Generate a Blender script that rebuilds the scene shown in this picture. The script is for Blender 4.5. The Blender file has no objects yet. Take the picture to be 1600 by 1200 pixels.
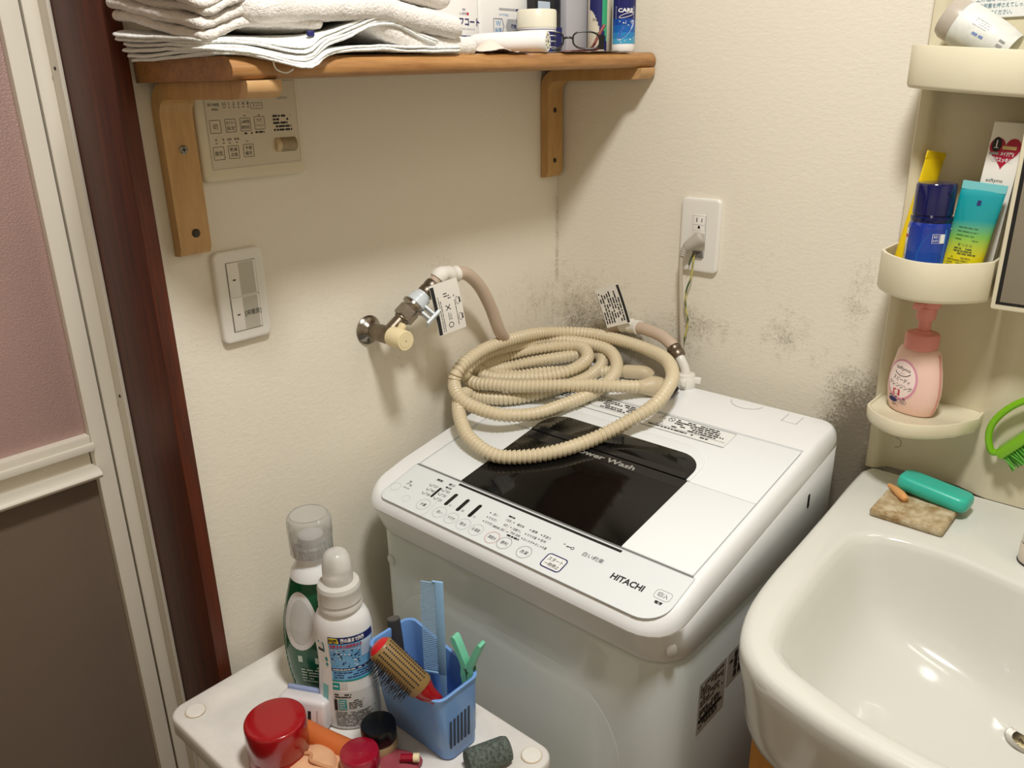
import bpy, bmesh, math, random
from math import sin, cos, pi, radians, hypot, sqrt, exp
from mathutils import Vector, Matrix, noise
random.seed(7)
SC = bpy.context.scene
COL = SC.collection

# ------------------------------------------------------------------ camera, light, exposure
cam_d = bpy.data.cameras.new('camera'); cam = bpy.data.objects.new('camera', cam_d); COL.objects.link(cam)
cam_d.sensor_width = 36.0; cam_d.lens = 1269.32 / 1600 * 36.0; cam_d.clip_start = 0.02
cr = Vector((0.75063512, 0.66052125, -0.01608113)); cu = Vector((-0.21853891, 0.2711757, 0.93739239)); cf = Vector((-0.6235284, 0.70012529, -0.3479036))
M = Matrix.Identity(4)
for i in range(3):
    M[i][0], M[i][1], M[i][2] = cr[i], cu[i], -cf[i]
M.translation = Vector((0.95411216, -1.2058845, 1.41279631))
cam.matrix_world = M
SC.camera = cam
SC.view_settings.view_transform = 'Standard'
SC.view_settings.look = 'None'
SC.view_settings.gamma = 1.0
SC.view_settings.use_curve_mapping = False
SC.view_settings.exposure = 0.0
w = bpy.data.worlds.new('world'); SC.world = w; w.use_nodes = True
w.node_tree.nodes['Background'].inputs[0].default_value = (1.0, 0.98, 0.95, 1)
w.node_tree.nodes['Background'].inputs[1].default_value = 0.05
# the room's ceiling lamp (out of frame, above and a little in front of the washer)
ld = bpy.data.lights.new('ceiling_lamp', 'AREA'); ld.shape = 'DISK'; ld.size = 0.20; ld.energy = 18.5; ld.color = (1.0, 0.985, 0.965)
lo = bpy.data.objects.new('ceiling_lamp', ld); COL.objects.link(lo); lo.location = (0.80, -0.80, 2.26)
# the lamp over the wash stand mirror (out of frame)
vd = bpy.data.lights.new('mirror_lamp', 'AREA'); vd.shape = 'RECTANGLE'; vd.size = 0.35; vd.size_y = 0.08; vd.energy = 0.8; vd.color = (1.0, 0.975, 0.94)
vo = bpy.data.objects.new('mirror_lamp', vd); COL.objects.link(vo); vo.location = (1.0, -0.16, 1.92); vo.rotation_euler = (radians(-25), 0, 0)

# ------------------------------------------------------------------ materials
def lin(c):
    return tuple(((v / 255.0) / 12.92 if v / 255.0 <= 0.04045 else ((v / 255.0 + 0.055) / 1.055) ** 2.4) for v in c) + (1.0,)

class NT:
    def __init__(s, name):
        s.m = bpy.data.materials.new(name); s.m.use_nodes = True; s.t = s.m.node_tree; s.n = s.t.nodes; s.l = s.t.links
        s.b = s.n['Principled BSDF']
    def node(s, t, **k):
        x = s.n.new(t)
        for a, v in k.items():
            if a.startswith('i_'): x.inputs[int(a[2:])].default_value = v
            else: setattr(x, a, v)
        return x
    def link(s, a, b): s.l.new(a, b)
    def coord(s, kind='Object'):
        return s.node('ShaderNodeTexCoord').outputs[kind]
    def mapped(s, scale, kind='Object'):
        mp = s.node('ShaderNodeMapping'); mp.inputs['Scale'].default_value = scale; s.link(s.coord(kind), mp.inputs[0]); return mp.outputs[0]
    def noise(s, vec, scale, detail=4, rough=0.6):
        x = s.node('ShaderNodeTexNoise'); x.inputs['Scale'].default_value = scale; x.inputs['Detail'].default_value = detail; x.inputs['Roughness'].default_value = rough
        s.link(vec, x.inputs['Vector']); return x.outputs[0]
    def ramp(s, fac, p0, p1, c0=(0, 0, 0, 1), c1=(1, 1, 1, 1)):
        x = s.node('ShaderNodeValToRGB'); e = x.color_ramp.elements
        e[0].position = p0; e[1].position = p1; e[0].color = c0; e[1].color = c1
        s.link(fac, x.inputs[0]); return x.outputs[0]
    def mix(s, f, a, b):
        x = s.node('ShaderNodeMix', data_type='RGBA')
        for sock, v in ((x.inputs[0], f), (x.inputs[6], a), (x.inputs[7], b)):
            if isinstance(v, (float, int, tuple)): sock.default_value = v
            else: s.link(v, sock)
        return x.outputs[2]
    def math(s, op, a, b=None):
        x = s.node('ShaderNodeMath', operation=op)
        for i, v in ((0, a), (1, b)):
            if v is None: continue
            if isinstance(v, (float, int)): x.inputs[i].default_value = v
            else: s.link(v, x.inputs[i])
        return x.outputs[0]
    def bump(s, h, strength=0.3, dist=0.001):
        x = s.node('ShaderNodeBump'); x.inputs['Strength'].default_value = strength; x.inputs['Distance'].default_value = dist
        s.link(h, x.inputs['Height']); s.link(x.outputs[0], s.b.inputs['Normal'])

def mat(name, c, rough=0.5, metal=0.0, spec=0.5, trans=0.0, alpha=1.0, coat=0.0, sss=0.0, ior=1.45, bump=None, mottled=0.0, mscale=8.0):
    k = NT(name); b = k.b; col = lin(c)
    b.inputs['Base Color'].default_value = col; b.inputs['Roughness'].default_value = rough; b.inputs['Metallic'].default_value = metal
    b.inputs['Specular IOR Level'].default_value = spec; b.inputs['Transmission Weight'].default_value = trans; b.inputs['Alpha'].default_value = alpha
    b.inputs['Coat Weight'].default_value = coat; b.inputs['IOR'].default_value = ior
    if sss: b.inputs['Subsurface Weight'].default_value = sss; b.inputs['Subsurface Scale'].default_value = 0.01
    if mottled:
        n = k.noise(k.coord(), mscale, 5, 0.6); d = tuple(v * (1 - mottled) for v in col[:3]) + (1,)
        k.link(k.mix(k.ramp(n, 0.35, 0.7), d, col), b.inputs['Base Color'])
    if bump: k.bump(k.noise(k.coord(), bump[0], 3, 0.6), bump[1], bump[2])
    return k.m

def wallpaper(name, base, spots, base_dirt):
    """embossed vinyl wallpaper with mildew specks; spots = (centre, radius vector, amount)"""
    k = NT(name); p = k.coord('Object'); col = lin(base)
    dens = None
    for c, r, a in spots:
        mp = k.node('ShaderNodeMapping'); mp.vector_type = 'POINT'
        mp.inputs['Location'].default_value = tuple(-c[i] / r[i] for i in range(3)); mp.inputs['Scale'].default_value = tuple(1 / v for v in r)
        k.link(p, mp.inputs[0])
        ln = k.node('ShaderNodeVectorMath', operation='LENGTH'); k.link(mp.outputs[0], ln.inputs[0])
        v = k.math('MULTIPLY', k.math('MAXIMUM', k.math('SUBTRACT', 1.0, ln.outputs['Value']), 0.0), a)
        dens = v if dens is None else k.math('MAXIMUM', dens, v)
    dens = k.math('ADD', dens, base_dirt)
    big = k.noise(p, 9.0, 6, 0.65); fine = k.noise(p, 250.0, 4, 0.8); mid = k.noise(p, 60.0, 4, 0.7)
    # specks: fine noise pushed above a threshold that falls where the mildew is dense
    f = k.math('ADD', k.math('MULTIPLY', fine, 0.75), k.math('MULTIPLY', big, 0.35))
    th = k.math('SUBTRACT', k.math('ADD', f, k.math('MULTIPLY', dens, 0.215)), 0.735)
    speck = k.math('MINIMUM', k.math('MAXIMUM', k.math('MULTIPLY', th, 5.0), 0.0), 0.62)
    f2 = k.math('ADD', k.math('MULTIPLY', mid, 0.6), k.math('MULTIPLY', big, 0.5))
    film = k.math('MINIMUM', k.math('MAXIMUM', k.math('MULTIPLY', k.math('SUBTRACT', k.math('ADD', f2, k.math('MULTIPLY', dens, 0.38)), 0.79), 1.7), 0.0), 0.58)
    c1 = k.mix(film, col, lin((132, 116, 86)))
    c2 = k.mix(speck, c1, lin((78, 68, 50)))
    k.link(c2, k.b.inputs['Base Color'])
    k.b.inputs['Roughness'].default_value = 0.62; k.b.inputs['Specular IOR Level'].default_value = 0.3
    s1 = k.noise(k.mapped((1, 1, 1.9)), 95.0, 6, 0.7)
    k.bump(k.ramp(s1, 0.42, 0.66), 0.30, 0.0008)
    return k.m

def wood(name, c_light, c_dark, scale, rough=0.45, stretch=(1, 1, 1), coat=0.0):
    k = NT(name); v = k.mapped(stretch)
    n = k.noise(v, scale, 8, 0.62); n2 = k.noise(v, scale * 7, 4, 0.6)
    f = k.math('ADD', k.math('MULTIPLY', n, 0.7), k.math('MULTIPLY', n2, 0.3))
    k.link(k.ramp(f, 0.36, 0.66, lin(c_dark), lin(c_light)), k.b.inputs['Base Color'])
    k.b.inputs['Roughness'].default_value = rough; k.b.inputs['Coat Weight'].default_value = coat
    k.bump(n2, 0.08, 0.0006)
    return k.m

def terry(name, c):
    k = NT(name); p = k.coord()
    n = k.noise(p, 330.0, 3, 0.7); n2 = k.noise(p, 60.0, 4, 0.6)
    col = lin(c); dk = tuple(v * 0.90 for v in col[:3]) + (1,)
    k.link(k.mix(k.ramp(n, 0.35, 0.6), dk, col), k.b.inputs['Base Color'])
    k.b.inputs['Roughness'].default_value = 0.95; k.b.inputs['Specular IOR Level'].default_value = 0.1
    k.b.inputs['Sheen Weight'].default_value = 0.35
    k.bump(k.math('ADD', n, k.math('MULTIPLY', n2, 0.6)), 0.8, 0.0032)
    return k.m

WALLC = (233, 226, 209)
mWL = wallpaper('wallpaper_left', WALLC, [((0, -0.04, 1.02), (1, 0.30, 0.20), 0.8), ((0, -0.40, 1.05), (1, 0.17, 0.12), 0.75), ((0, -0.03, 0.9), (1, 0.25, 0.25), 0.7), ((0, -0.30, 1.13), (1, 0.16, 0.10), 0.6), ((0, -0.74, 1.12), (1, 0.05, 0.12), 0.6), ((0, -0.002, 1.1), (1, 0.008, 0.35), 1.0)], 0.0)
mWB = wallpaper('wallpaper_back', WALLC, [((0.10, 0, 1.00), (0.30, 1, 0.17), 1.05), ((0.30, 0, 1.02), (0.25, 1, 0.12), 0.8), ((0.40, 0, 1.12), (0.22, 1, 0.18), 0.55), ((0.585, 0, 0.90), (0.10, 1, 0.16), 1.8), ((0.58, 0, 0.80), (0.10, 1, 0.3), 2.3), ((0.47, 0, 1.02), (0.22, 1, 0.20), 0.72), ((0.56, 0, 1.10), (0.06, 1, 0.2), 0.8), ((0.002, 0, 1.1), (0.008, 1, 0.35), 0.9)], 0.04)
mPlainWall = mat('plain_wall', (222, 210, 188), 0.8)
mCeil = mat('ceiling_paint', (235, 228, 214), 0.9)
mFloor = wood('floor_vinyl', (86, 64, 46), (60, 44, 32), 3.0, 0.5, (1, 8, 1))
mCasing = wood('casing_wood', (104, 42, 9), (58, 20, 4), 5.0, 0.5, (14, 14, 0.7), 0.0)
mShelf = wood('shelf_wood', (184, 136, 80), (138, 92, 46), 6.0, 0.45, (10, 0.9, 12), 0.1)
mBracket = wood('bracket_wood', (204, 164, 104), (178, 136, 80), 4.0, 0.45, (6, 8, 1.2), 0.1)
mPlug = wood('arm_tip_wood', (202, 162, 112), (190, 148, 98), 5.0, 0.5, (2, 2, 2))
mCab = wood('cabinet_wood', (196, 140, 66), (174, 118, 50), 4.0, 0.5, (6, 6, 0.8))
mAlu = mat('door_aluminium', (224, 217, 202), 0.42, mottled=0.05, mscale=3)
mGasket = mat('dark_gasket', (58, 50, 42), 0.7)
kf = NT('frosted_panel_lit')
_n = kf.noise(kf.coord(), 420.0, 2, 0.6); _n2 = kf.noise(kf.coord(), 2.0, 2, 0.5)
kf.link(kf.mix(kf.ramp(_n2, 0.3, 0.7), lin((166, 135, 129)), lin((142, 116, 111))), kf.b.inputs['Base Color'])  # upper door panel: reflected light put into a lighter, pinker base colour
kf.b.inputs['Roughness'].default_value = 0.40; kf.b.inputs['Specular IOR Level'].default_value = 1.0; kf.b.inputs['Specular Tint'].default_value = (1.0, 0.82, 0.78, 1); kf.b.inputs['IOR'].default_value = 1.9
kf.bump(_n, 0.55, 0.0012); mFrostLit = kf.m
kf = NT('frosted_panel_dim'); _n = kf.noise(kf.coord(), 420.0, 2, 0.6); kf.b.inputs['Base Color'].default_value = lin((112, 97, 84)); kf.b.inputs['Roughness'].default_value = 0.5  # lower door panel: same frosted sheet, its weaker light put into a darker colour
kf.bump(_n, 0.4, 0.001); mFrostDim = kf.m
mBlack = mat('black_gap', (22, 20, 19), 0.6)
mInk = mat('printed_ink', (38, 36, 36), 0.6)
mInkGrey = mat('grey_ink', (150, 150, 148), 0.6)
mInkBlue = mat('navy_ink', (26, 30, 96), 0.5)
mInkSky = mat('sky_blue_ink', (88, 160, 214), 0.5)
mInkRed = mat('red_ink', (190, 28, 56), 0.5)
mInkWhite = mat('white_ink', (240, 240, 240), 0.5)
mIvory = mat('ivory_plastic', (222, 212, 186), 0.35)
mIvoryDk = mat('ivory_film', (212, 202, 178), 0.45)
mIvoryTan = mat('tan_dial', (204, 184, 146), 0.45)
mPlate = mat('plate_plastic', (232, 229, 220), 0.28, coat=0.15)
mPlateGrey = mat('switch_grey', (190, 186, 172), 0.35)
mScrew = mat('screw_steel', (150, 146, 138), 0.35, 0.9)
mScrewDk = mat('screw_dark', (72, 66, 58), 0.45, 0.8)
mChrome = mat('tarnished_chrome', (168, 160, 150), 0.22, 1.0, mottled=0.25, mscale=60)
mDullMetal = mat('dull_metal', (140, 128, 112), 0.38, 1.0, mottled=0.3, mscale=80)
mCream = mat('cream_plastic', (236, 220, 176), 0.35)
mHoseTaupe = mat('taupe_rubber', (196, 176, 156), 0.5)
mHoseBeige = mat('beige_hose', (216, 202, 170), 0.38, coat=0.1)
mHoseFit = mat('beige_fitting', (206, 190, 158), 0.45)
mClip = mat('grey_blue_clip', (206, 214, 218), 0.35)
mPaper = mat('paper_tag', (232, 228, 218), 0.6)
mWhite = mat('washer_white', (236, 238, 238), 0.22, coat=0.2)
mWBody = mat('washer_body', (212, 219, 216), 0.16, coat=0.35)
mFilm = mat('panel_film', (224, 229, 230), 0.3)
mLid = mat('lid_white', (233, 237, 237), 0.3)
mGap = mat('gap_grey', (112, 110, 108), 0.6)
mGlassBlk = mat('smoked_window', (10, 10, 11), 0.07, spec=0.5)
mBand = mat('window_band', (24, 24, 25), 0.12)
mSilver = mat('silver_print', (150, 148, 142), 0.4)
mSlot = mat('display_black', (16, 16, 18), 0.2)
mLabelW = mat('label_white', (230, 232, 229), 0.5)
mGreyPlug = mat('grey_plug', (182, 176, 164), 0.5)
mGreyCord = mat('grey_cord', (190, 180, 162), 0.5)
kE = NT('earth_wire'); _w = kE.noise(kE.mapped((1, 1, 40)), 1.0, 0)
kE.link(kE.ramp(_w, 0.42, 0.58, lin((52, 82, 44)), lin((196, 186, 92))), kE.b.inputs['Base Color']); mEarth = kE.m
mCeramic = mat('sink_ceramic', (213, 213, 204), 0.13, coat=0.5)
mVan = mat('vanity_plastic', (218, 209, 180), 0.35, mottled=0.06, mscale=6)
mVanBin = mat('vanity_bin', (230, 222, 194), 0.32, mottled=0.05, mscale=9)
mMirror = mat('mirror_glass', (200, 200, 196), 0.04, 1.0)
mMirrorFr = mat('mirror_frame', (230, 222, 194), 0.35)
mSteel = mat('drain_steel', (190, 186, 178), 0.28, 1.0)
mTrayW = mat('tray_plastic', (240, 236, 228), 0.42, mottled=0.14, mscale=14)
mCap = mat('tray_cap', (240, 236, 226), 0.4)
mTowelW = terry('white_towel', (252, 253, 248))
mTowelG = terry('grey_towel', (236, 229, 220))
mTowelG2 = terry('cream_towel', (243, 236, 228))

# ------------------------------------------------------------------ mesh helpers
class MB:
    def __init__(s): s.v = []; s.f = []; s.m = []
    def add(s, vs, fs, mi=0):
        o = len(s.v); s.v += [tuple(p) for p in vs]
        for f in fs: s.f.append(tuple(i + o for i in f)); s.m.append(mi)
        return s
    def rbox(s, x0, x1, y0, y1, z0, z1, r=0.0, seg=2, mi=0, T=None):
        if r <= 0:
            vs = [(x, y, z) for x in (x0, x1) for y in (y0, y1) for z in (z0, z1)]
            fs = [(0, 1, 3, 2), (4, 6, 7, 5), (0, 4, 5, 1), (2, 3, 7, 6), (0, 2, 6, 4), (1, 5, 7, 3)]
        else:
            bm = bmesh.new(); bmesh.ops.create_cube(bm, size=1.0)
            for v in bm.verts:
                v.co = Vector(((x0 + x1) / 2 + v.co.x * (x1 - x0), (y0 + y1) / 2 + v.co.y * (y1 - y0), (z0 + z1) / 2 + v.co.z * (z1 - z0)))
            bmesh.ops.bevel(bm, geom=bm.edges[:] , offset=r, segments=seg, profile=0.5, affect='EDGES', clamp_overlap=True)
            bm.verts.index_update(); vs = [v.co.copy() for v in bm.verts]; fs = [tuple(v.index for v in f.verts) for f in bm.faces]; bm.free()
        if T: vs = [T @ Vector(p) for p in vs]
        return s.add(vs, fs, mi)
    def loft(s, loops, cap0=True, cap1=True, mi=0, closed=True):
        n = len(loops[0]); vs = [p for L in loops for p in L]; fs = []
        for i in range(len(loops) - 1):
            for j in range(n if closed else n - 1):
                k = (j + 1) % n
                fs.append((i * n + j, i * n + k, (i + 1) * n + k, (i + 1) * n + j))
        if cap0: fs.append(tuple(range(n - 1, -1, -1)))
        if cap1: fs.append(tuple((len(loops) - 1) * n + j for j in range(n)))
        return s.add(vs, fs, mi)
    def lathe(s, prof, T=None, n=32, sx=1.0, sy=1.0, mi=0, cap0=True, cap1=True, rfun=None):
        loops = []
        for r, z in prof:
            L = []
            for j in range(n):
                a = 2 * pi * j / n; rr = r * (rfun(a, z) if rfun else 1.0)
                p = Vector((rr * sx * cos(a), rr * sy * sin(a), z)); L.append(T @ p if T else p)
            loops.append(L)
        return s.loft(loops, cap0, cap1, mi)
    def tube(s, path, r, n=10, mi=0, caps=True, rf=None):
        P = [Vector(p) for p in path]; loops = []; t = (P[1] - P[0]).normalized()
        up = Vector((0, 0, 1)) if abs(t.z) < 0.9 else Vector((1, 0, 0)); a = t.cross(up).normalized()
        for i, p in enumerate(P):
            t = (P[min(i + 1, len(P) - 1)] - P[max(i - 1, 0)]).normalized()
            a = (a - t * a.dot(t)).normalized(); b = t.cross(a); rr = r if not rf else rf(i)
            loops.append([p + (a * cos(2 * pi * j / n) + b * sin(2 * pi * j / n)) * rr for j in range(n)])
        return s.loft(loops, caps, caps, mi)
    def prism(s, poly, fn, h, mi=0, h0=0.0):
        n = len(poly)
        return s.loft([[fn(x, y, h0) for x, y in poly], [fn(x, y, h) for x, y in poly]], True, True, mi)
    def grid(s, rows, mi=0):
        n = len(rows[0]); vs = [p for r in rows for p in r]
        return s.add(vs, [(i * n + j, i * n + j + 1, (i + 1) * n + j + 1, (i + 1) * n + j) for i in range(len(rows) - 1) for j in range(n - 1)], mi)
    def xf(s, T): s.v = [tuple(T @ Vector(p)) for p in s.v]; return s

def build(name, mb, mats, parent=None, smooth=38, flat=False, weld=False):
    me = bpy.data.meshes.new(name)
    off = Vector(parent['_o']) if parent is not None and '_o' in parent else Vector((0, 0, 0))
    me.from_pydata([tuple(Vector(p) - off) for p in mb.v], [], mb.f)
    if not isinstance(mats, (list, tuple)): mats = [mats]
    for m in mats: me.materials.append(m)
    me.polygons.foreach_set('material_index', mb.m)
    bm = bmesh.new(); bm.from_mesh(me)
    if weld: bmesh.ops.remove_doubles(bm, verts=bm.verts[:], dist=1e-6)
    bmesh.ops.recalc_face_normals(bm, faces=bm.faces[:]); bm.to_mesh(me); bm.free()
    if not flat:
        me.shade_smooth(); me.set_sharp_from_angle(angle=radians(smooth))
    o = bpy.data.objects.new(name, me); COL.objects.link(o)
    if parent is not None:
        o.parent = parent; o['_o'] = tuple(off)
    return o

def thing(name, label, cat, loc, group=None):
    o = bpy.data.objects.new(name, None); COL.objects.link(o); o.empty_display_size = 0.02
    o.location = loc; o['label'] = label; o['category'] = cat; o['_o'] = tuple(loc)
    if group: o['group'] = group
    return o
def struct(name, mb, m, parent=None, **k):
    o = build(name, mb, m, parent, **k)
    if parent is None: o['kind'] = 'structure'
    return o

def catmull(P, per=8):
    P = [Vector(p) for p in P]; out = []
    for i in range(len(P) - 1):
        p0, p1, p2, p3 = P[max(i - 1, 0)], P[i], P[i + 1], P[min(i + 2, len(P) - 1)]
        for k in range(per):
            t = k / per
            out.append(0.5 * ((2 * p1) + (p2 - p0) * t + (2 * p0 - 5 * p1 + 4 * p2 - p3) * t * t + (3 * p1 - p0 - 3 * p2 + p3) * t ** 3))
    out.append(P[-1]); return out
def resample(P, step):
    L = [0.0]
    for i in range(1, len(P)): L.append(L[-1] + (P[i] - P[i - 1]).length)
    n = max(2, int(L[-1] / step)); out = []; j = 0
    for k in range(n + 1):
        d = L[-1] * k / n
        while j < len(P) - 2 and L[j + 1] < d: j += 1
        sg = L[j + 1] - L[j]; out.append(P[j].lerp(P[j + 1], (d - L[j]) / sg if sg > 1e-9 else 0))
    return out
def rrect(x0, x1, y0, y1, r, seg=5):
    out = []
    rs = r if isinstance(r, (list, tuple)) else (r, r, r, r)     # br, tr, tl, bl
    for (cx, cy, a0), rr in zip(((x1, y0, -90), (x1, y1, 0), (x0, y1, 90), (x0, y0, 180)), rs):
        if rr <= 0: out.append((cx, cy)); continue
        ox = cx - rr if cx == x1 else cx + rr; oy = cy - rr if cy == y0 and False else (cy + rr if cy == y0 else cy - rr)
        for k in range(seg + 1):
            a = radians(a0 + 90 * k / seg); out.append((ox + rr * cos(a), oy + rr * sin(a)))
    return out
def circ(cx, cy, r, n=24, ry=None): return [(cx + r * cos(2 * pi * k / n), cy + (ry or r) * sin(2 * pi * k / n)) for k in range(n)]
def axis_T(o, d, up=(0, 0, 1)):
    """frame whose local z runs along d"""
    z = Vector(d).normalized(); u = Vector(up)
    if abs(z.dot(u)) > 0.98: u = Vector((1, 0, 0))
    x = u.cross(z).normalized(); y = z.cross(x)
    T = Matrix((x, y, z)).transposed().to_4x4(); T.translation = Vector(o); return T

# flat print: everything printed on one surface, in surface coordinates (u, v) -> fn(u, v, h)
_tc = {}
def text_mesh(s, bold=False):
    if (s, bold) in _tc: return _tc[(s, bold)]
    cu_ = bpy.data.curves.new('t', 'FONT'); cu_.body = s; cu_.size = 1.0; cu_.align_x = 'CENTER'; cu_.align_y = 'CENTER'; cu_.resolution_u = 2
    if bold: cu_.offset = 0.032
    o = bpy.data.objects.new('t', cu_); COL.objects.link(o); bpy.context.view_layer.update()
    me = bpy.data.meshes.new_from_object(o.evaluated_get(bpy.context.evaluated_depsgraph_get()))
    v = [tuple(x.co) for x in me.vertices]; f = [tuple(p.vertices) for p in me.polygons]
    bpy.data.objects.remove(o); bpy.data.curves.remove(cu_); bpy.data.meshes.remove(me)
    if v:
        xs = [p[0] for p in v]; ys = [p[1] for p in v]; cx, cy = (min(xs) + max(xs)) / 2, (min(ys) + max(ys)) / 2
        v = [(p[0] - cx, p[1] - cy) for p in v]; dim = (max(xs) - min(xs), max(ys) - min(ys))
    else: dim = (1, 1)
    _tc[(s, bold)] = (v, f, dim); return _tc[(s, bold)]
class Print(MB):
    def __init__(s, fn, h=0.00025): super().__init__(); s.fn = fn; s.h = h
    def poly(s, pts, mi=0, h=None):
        return s.add([s.fn(x, y, h or s.h) for x, y in pts], [tuple(range(len(pts)))], mi)
    def rect(s, x0, y0, x1, y1, mi=0, h=None): return s.poly([(x0, y0), (x1, y0), (x1, y1), (x0, y1)], mi, h)
    def outline(s, pts, wd, mi=0, h=None):
        n = len(pts); inn = []
        cx = sum(p[0] for p in pts) / n; cy = sum(p[1] for p in pts) / n
        for i, (x, y) in enumerate(pts):
            a = Vector(pts[i - 1]); b = Vector(pts[(i + 1) % n]); t = (b - a)
            nn = Vector((-t.y, t.x))
            nn = nn.normalized() if nn.length > 1e-12 else Vector((cx - x, cy - y)).normalized()
            if nn.dot(Vector((cx - x, cy - y))) < 0: nn = -nn
            inn.append((x + nn.x * wd, y + nn.y * wd))
        hh = h or s.h
        return s.add([s.fn(x, y, hh) for x, y in pts + inn], [(i, (i + 1) % n, n + (i + 1) % n, n + i) for i in range(n)], mi)
    def line(s, x0, y0, x1, y1, wd, mi=0, h=None):
        d = Vector((x1 - x0, y1 - y0)).normalized(); nx, ny = -d.y * wd / 2, d.x * wd / 2
        return s.poly([(x0 + nx, y0 + ny), (x1 + nx, y1 + ny), (x1 - nx, y1 - ny), (x0 - nx, y0 - ny)], mi, h)
    def text(s, st, x, y, h=None, wdt=None, mi=0, bold=False, rot=0.0, shear=0.0, hh=None):
        v, f, (dw, dh) = text_mesh(st, bold)
        if not v: return s
        sy = (h / dh) if h else None; sx = (wdt / dw) if wdt else sy
        if sy is None: sy = sx
        c, sn = cos(rot), sin(rot); out = []
        for px, py in v:
            a, b = px * sx + shear * py * sy, py * sy
            out.append(s.fn(x + a * c - b * sn, y + a * sn + b * c, hh or s.h))
        return s.add(out, f, mi)
    def lines(s, x0, y0, x1, y1, rows, mi=0, seed=1, fill=0.6, vert=False, h=None):
        """small print too fine to read: rows of short dashes"""
        rd = random.Random(seed); R = (y1 - y0) / rows if not vert else (x1 - x0) / rows
        for r in range(rows):
            p = (x0 if not vert else y0); end = (x1 if not vert else y1) - rd.random() * 0.25 * ((x1 - x0) if not vert else (y1 - y0))
            while p < end:
                wd = abs(R) * rd.uniform(0.5, 2.2); q = min(p + wd, end)
                if rd.random() < 0.85:
                    if not vert: s.rect(p, y0 + R * (r + 0.5 - fill / 2), q, y0 + R * (r + 0.5 + fill / 2), mi, h)
                    else: s.rect(x0 + R * (r + 0.5 - fill / 2), p, x0 + R * (r + 0.5 + fill / 2), q, mi, h)
                p = q + abs(R) * rd.uniform(0.12, 0.4)
        return s
def wall_plate(fn, w2, h2, th, r=0.008, e=0.0025):
    L_ = []
    for d_, z_ in ((0, 0.0003), (0, th - e), (e * 0.3, th - e * 0.35), (e, th - e * 0.08), (e * 2.2, th)):
        L_.append([fn(x, y, z_) for x, y in rrect(-w2 + d_, w2 - d_, -h2 + d_, h2 - d_, max(0.002, r - d_ * 0.6), 6)])
    return MB().loft(L_)
def plane_fn(o, ux, uy):
    o = Vector(o); ux = Vector(ux).normalized(); uy = Vector(uy).normalized(); nz = ux.cross(uy)
    return lambda x, y, h=0.0: o + ux * x + uy * y + nz * h
def cyl_fn(T, r_of_z, sx=1.0, sy=1.0, a0=0.0):
    """wrap: u = arc length around (measured from angle a0), v = local z"""
    def fn(u, v, h=0.0):
        r = r_of_z(v); a = a0 + u / max(r, 1e-4); x, y = r * sx * cos(a), r * sy * sin(a)
        n = Vector((cos(a) / sx, sin(a) / sy, 0)).normalized()
        return T @ (Vector((x, y, v)) + n * h)
    return fn
def interp(prof):
    zs = sorted((z, r) for r, z in prof)
    def f(z):
        if z <= zs[0][0]: return zs[0][1]
        for (z0, r0), (z1, r1) in zip(zs, zs[1:]):
            if z <= z1: return r0 + (r1 - r0) * ((z - z0) / (z1 - z0) if z1 > z0 else 0)
        return zs[-1][1]
    return f

# ------------------------------------------------------------------ the room shell
struct('floor', MB().rbox(-0.3, 1.9, -2.1, 0.1, -0.05, 0.0), mFloor)
struct('ceiling', MB().rbox(-0.3, 1.9, -2.1, 0.1, 2.36, 2.42), mCeil)
struct('wall_left', MB().rbox(-0.15, 0.0, -0.764, 0.1, 0, 2.36).rbox(-0.15, 0.0, -2.1, -1.62, 0, 2.36).rbox(-0.15, 0.0, -1.62, -0.764, 2.02, 2.36), mWL)
struct('wall_back', MB().rbox(0.0, 1.9, 0.0, 0.1, 0, 2.36), mWB)
struct('wall_right', MB().rbox(1.78, 1.9, -2.1, 0.0, 0, 2.36), mPlainWall)
struct('wall_front', MB().rbox(0.0, 1.78, -2.1, -1.98, 0, 2.36), mPlainWall)
struct('wall_bath', MB().rbox(-0.32, -0.26, -2.1, 0.1, 0, 2.36), mPlainWall)

struct('trim_1', MB().rbox(-0.15, 0.012, -0.785, -0.7655, 0, 2.02, 0.002, 2).rbox(-0.15, 0.012, -1.64, -1.62, 0, 2.02, 0.002, 2).rbox(-0.15, 0.012, -1.62, -0.785, 2.0, 2.02, 0.002), mCasing)

# folding bathroom door in a white aluminium frame, set back behind the brown casing
d = struct('door_1', MB().rbox(-0.21, -0.118, -0.7902, -0.7853, 0, 2.0, 0.0008).rbox(-0.21, -0.14, -0.8085, -0.7902, 0, 2.0, 0.0012).rbox(-0.21, -0.14, -1.62, -1.595, 0, 2.0, 0.001).rbox(-0.21, -0.14, -1.595, -0.8085, 1.955, 2.0, 0.001), mAlu)
build('gasket', MB().rbox(-0.2, -0.1475, -0.8112, -0.8085, 0.02, 1.955), mGasket, d)
build('door_stile', MB().rbox(-0.185, -0.14, -0.834, -0.8112, 0.02, 1.95, 0.0012), mAlu, d)
build('door_stile', MB().rbox(-0.185, -0.14, -1.59, -1.565, 0.02, 1.95, 0.0012), mAlu, d)
build('door_rail', MB().rbox(-0.185, -0.1395, -1.565, -0.8345, 0.9655, 0.9765, 0.001).rbox(-0.185, -0.134, -1.565, -0.8325, 0.9555, 0.9657, 0.001), mAlu, d)
build('handle_recess', MB().rbox(-0.185, -0.152, -1.565, -0.836, 0.93, 0.9555), mAlu, d)
prof = []
for k in range(9):
    a = radians(-90 + 180 * k / 8); prof.append((-0.140 + 0.016 * cos(a), 0.9225 + 0.0078 * sin(a)))
prof += [(-0.18, 0.9303), (-0.18, 0.9147)]
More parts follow.
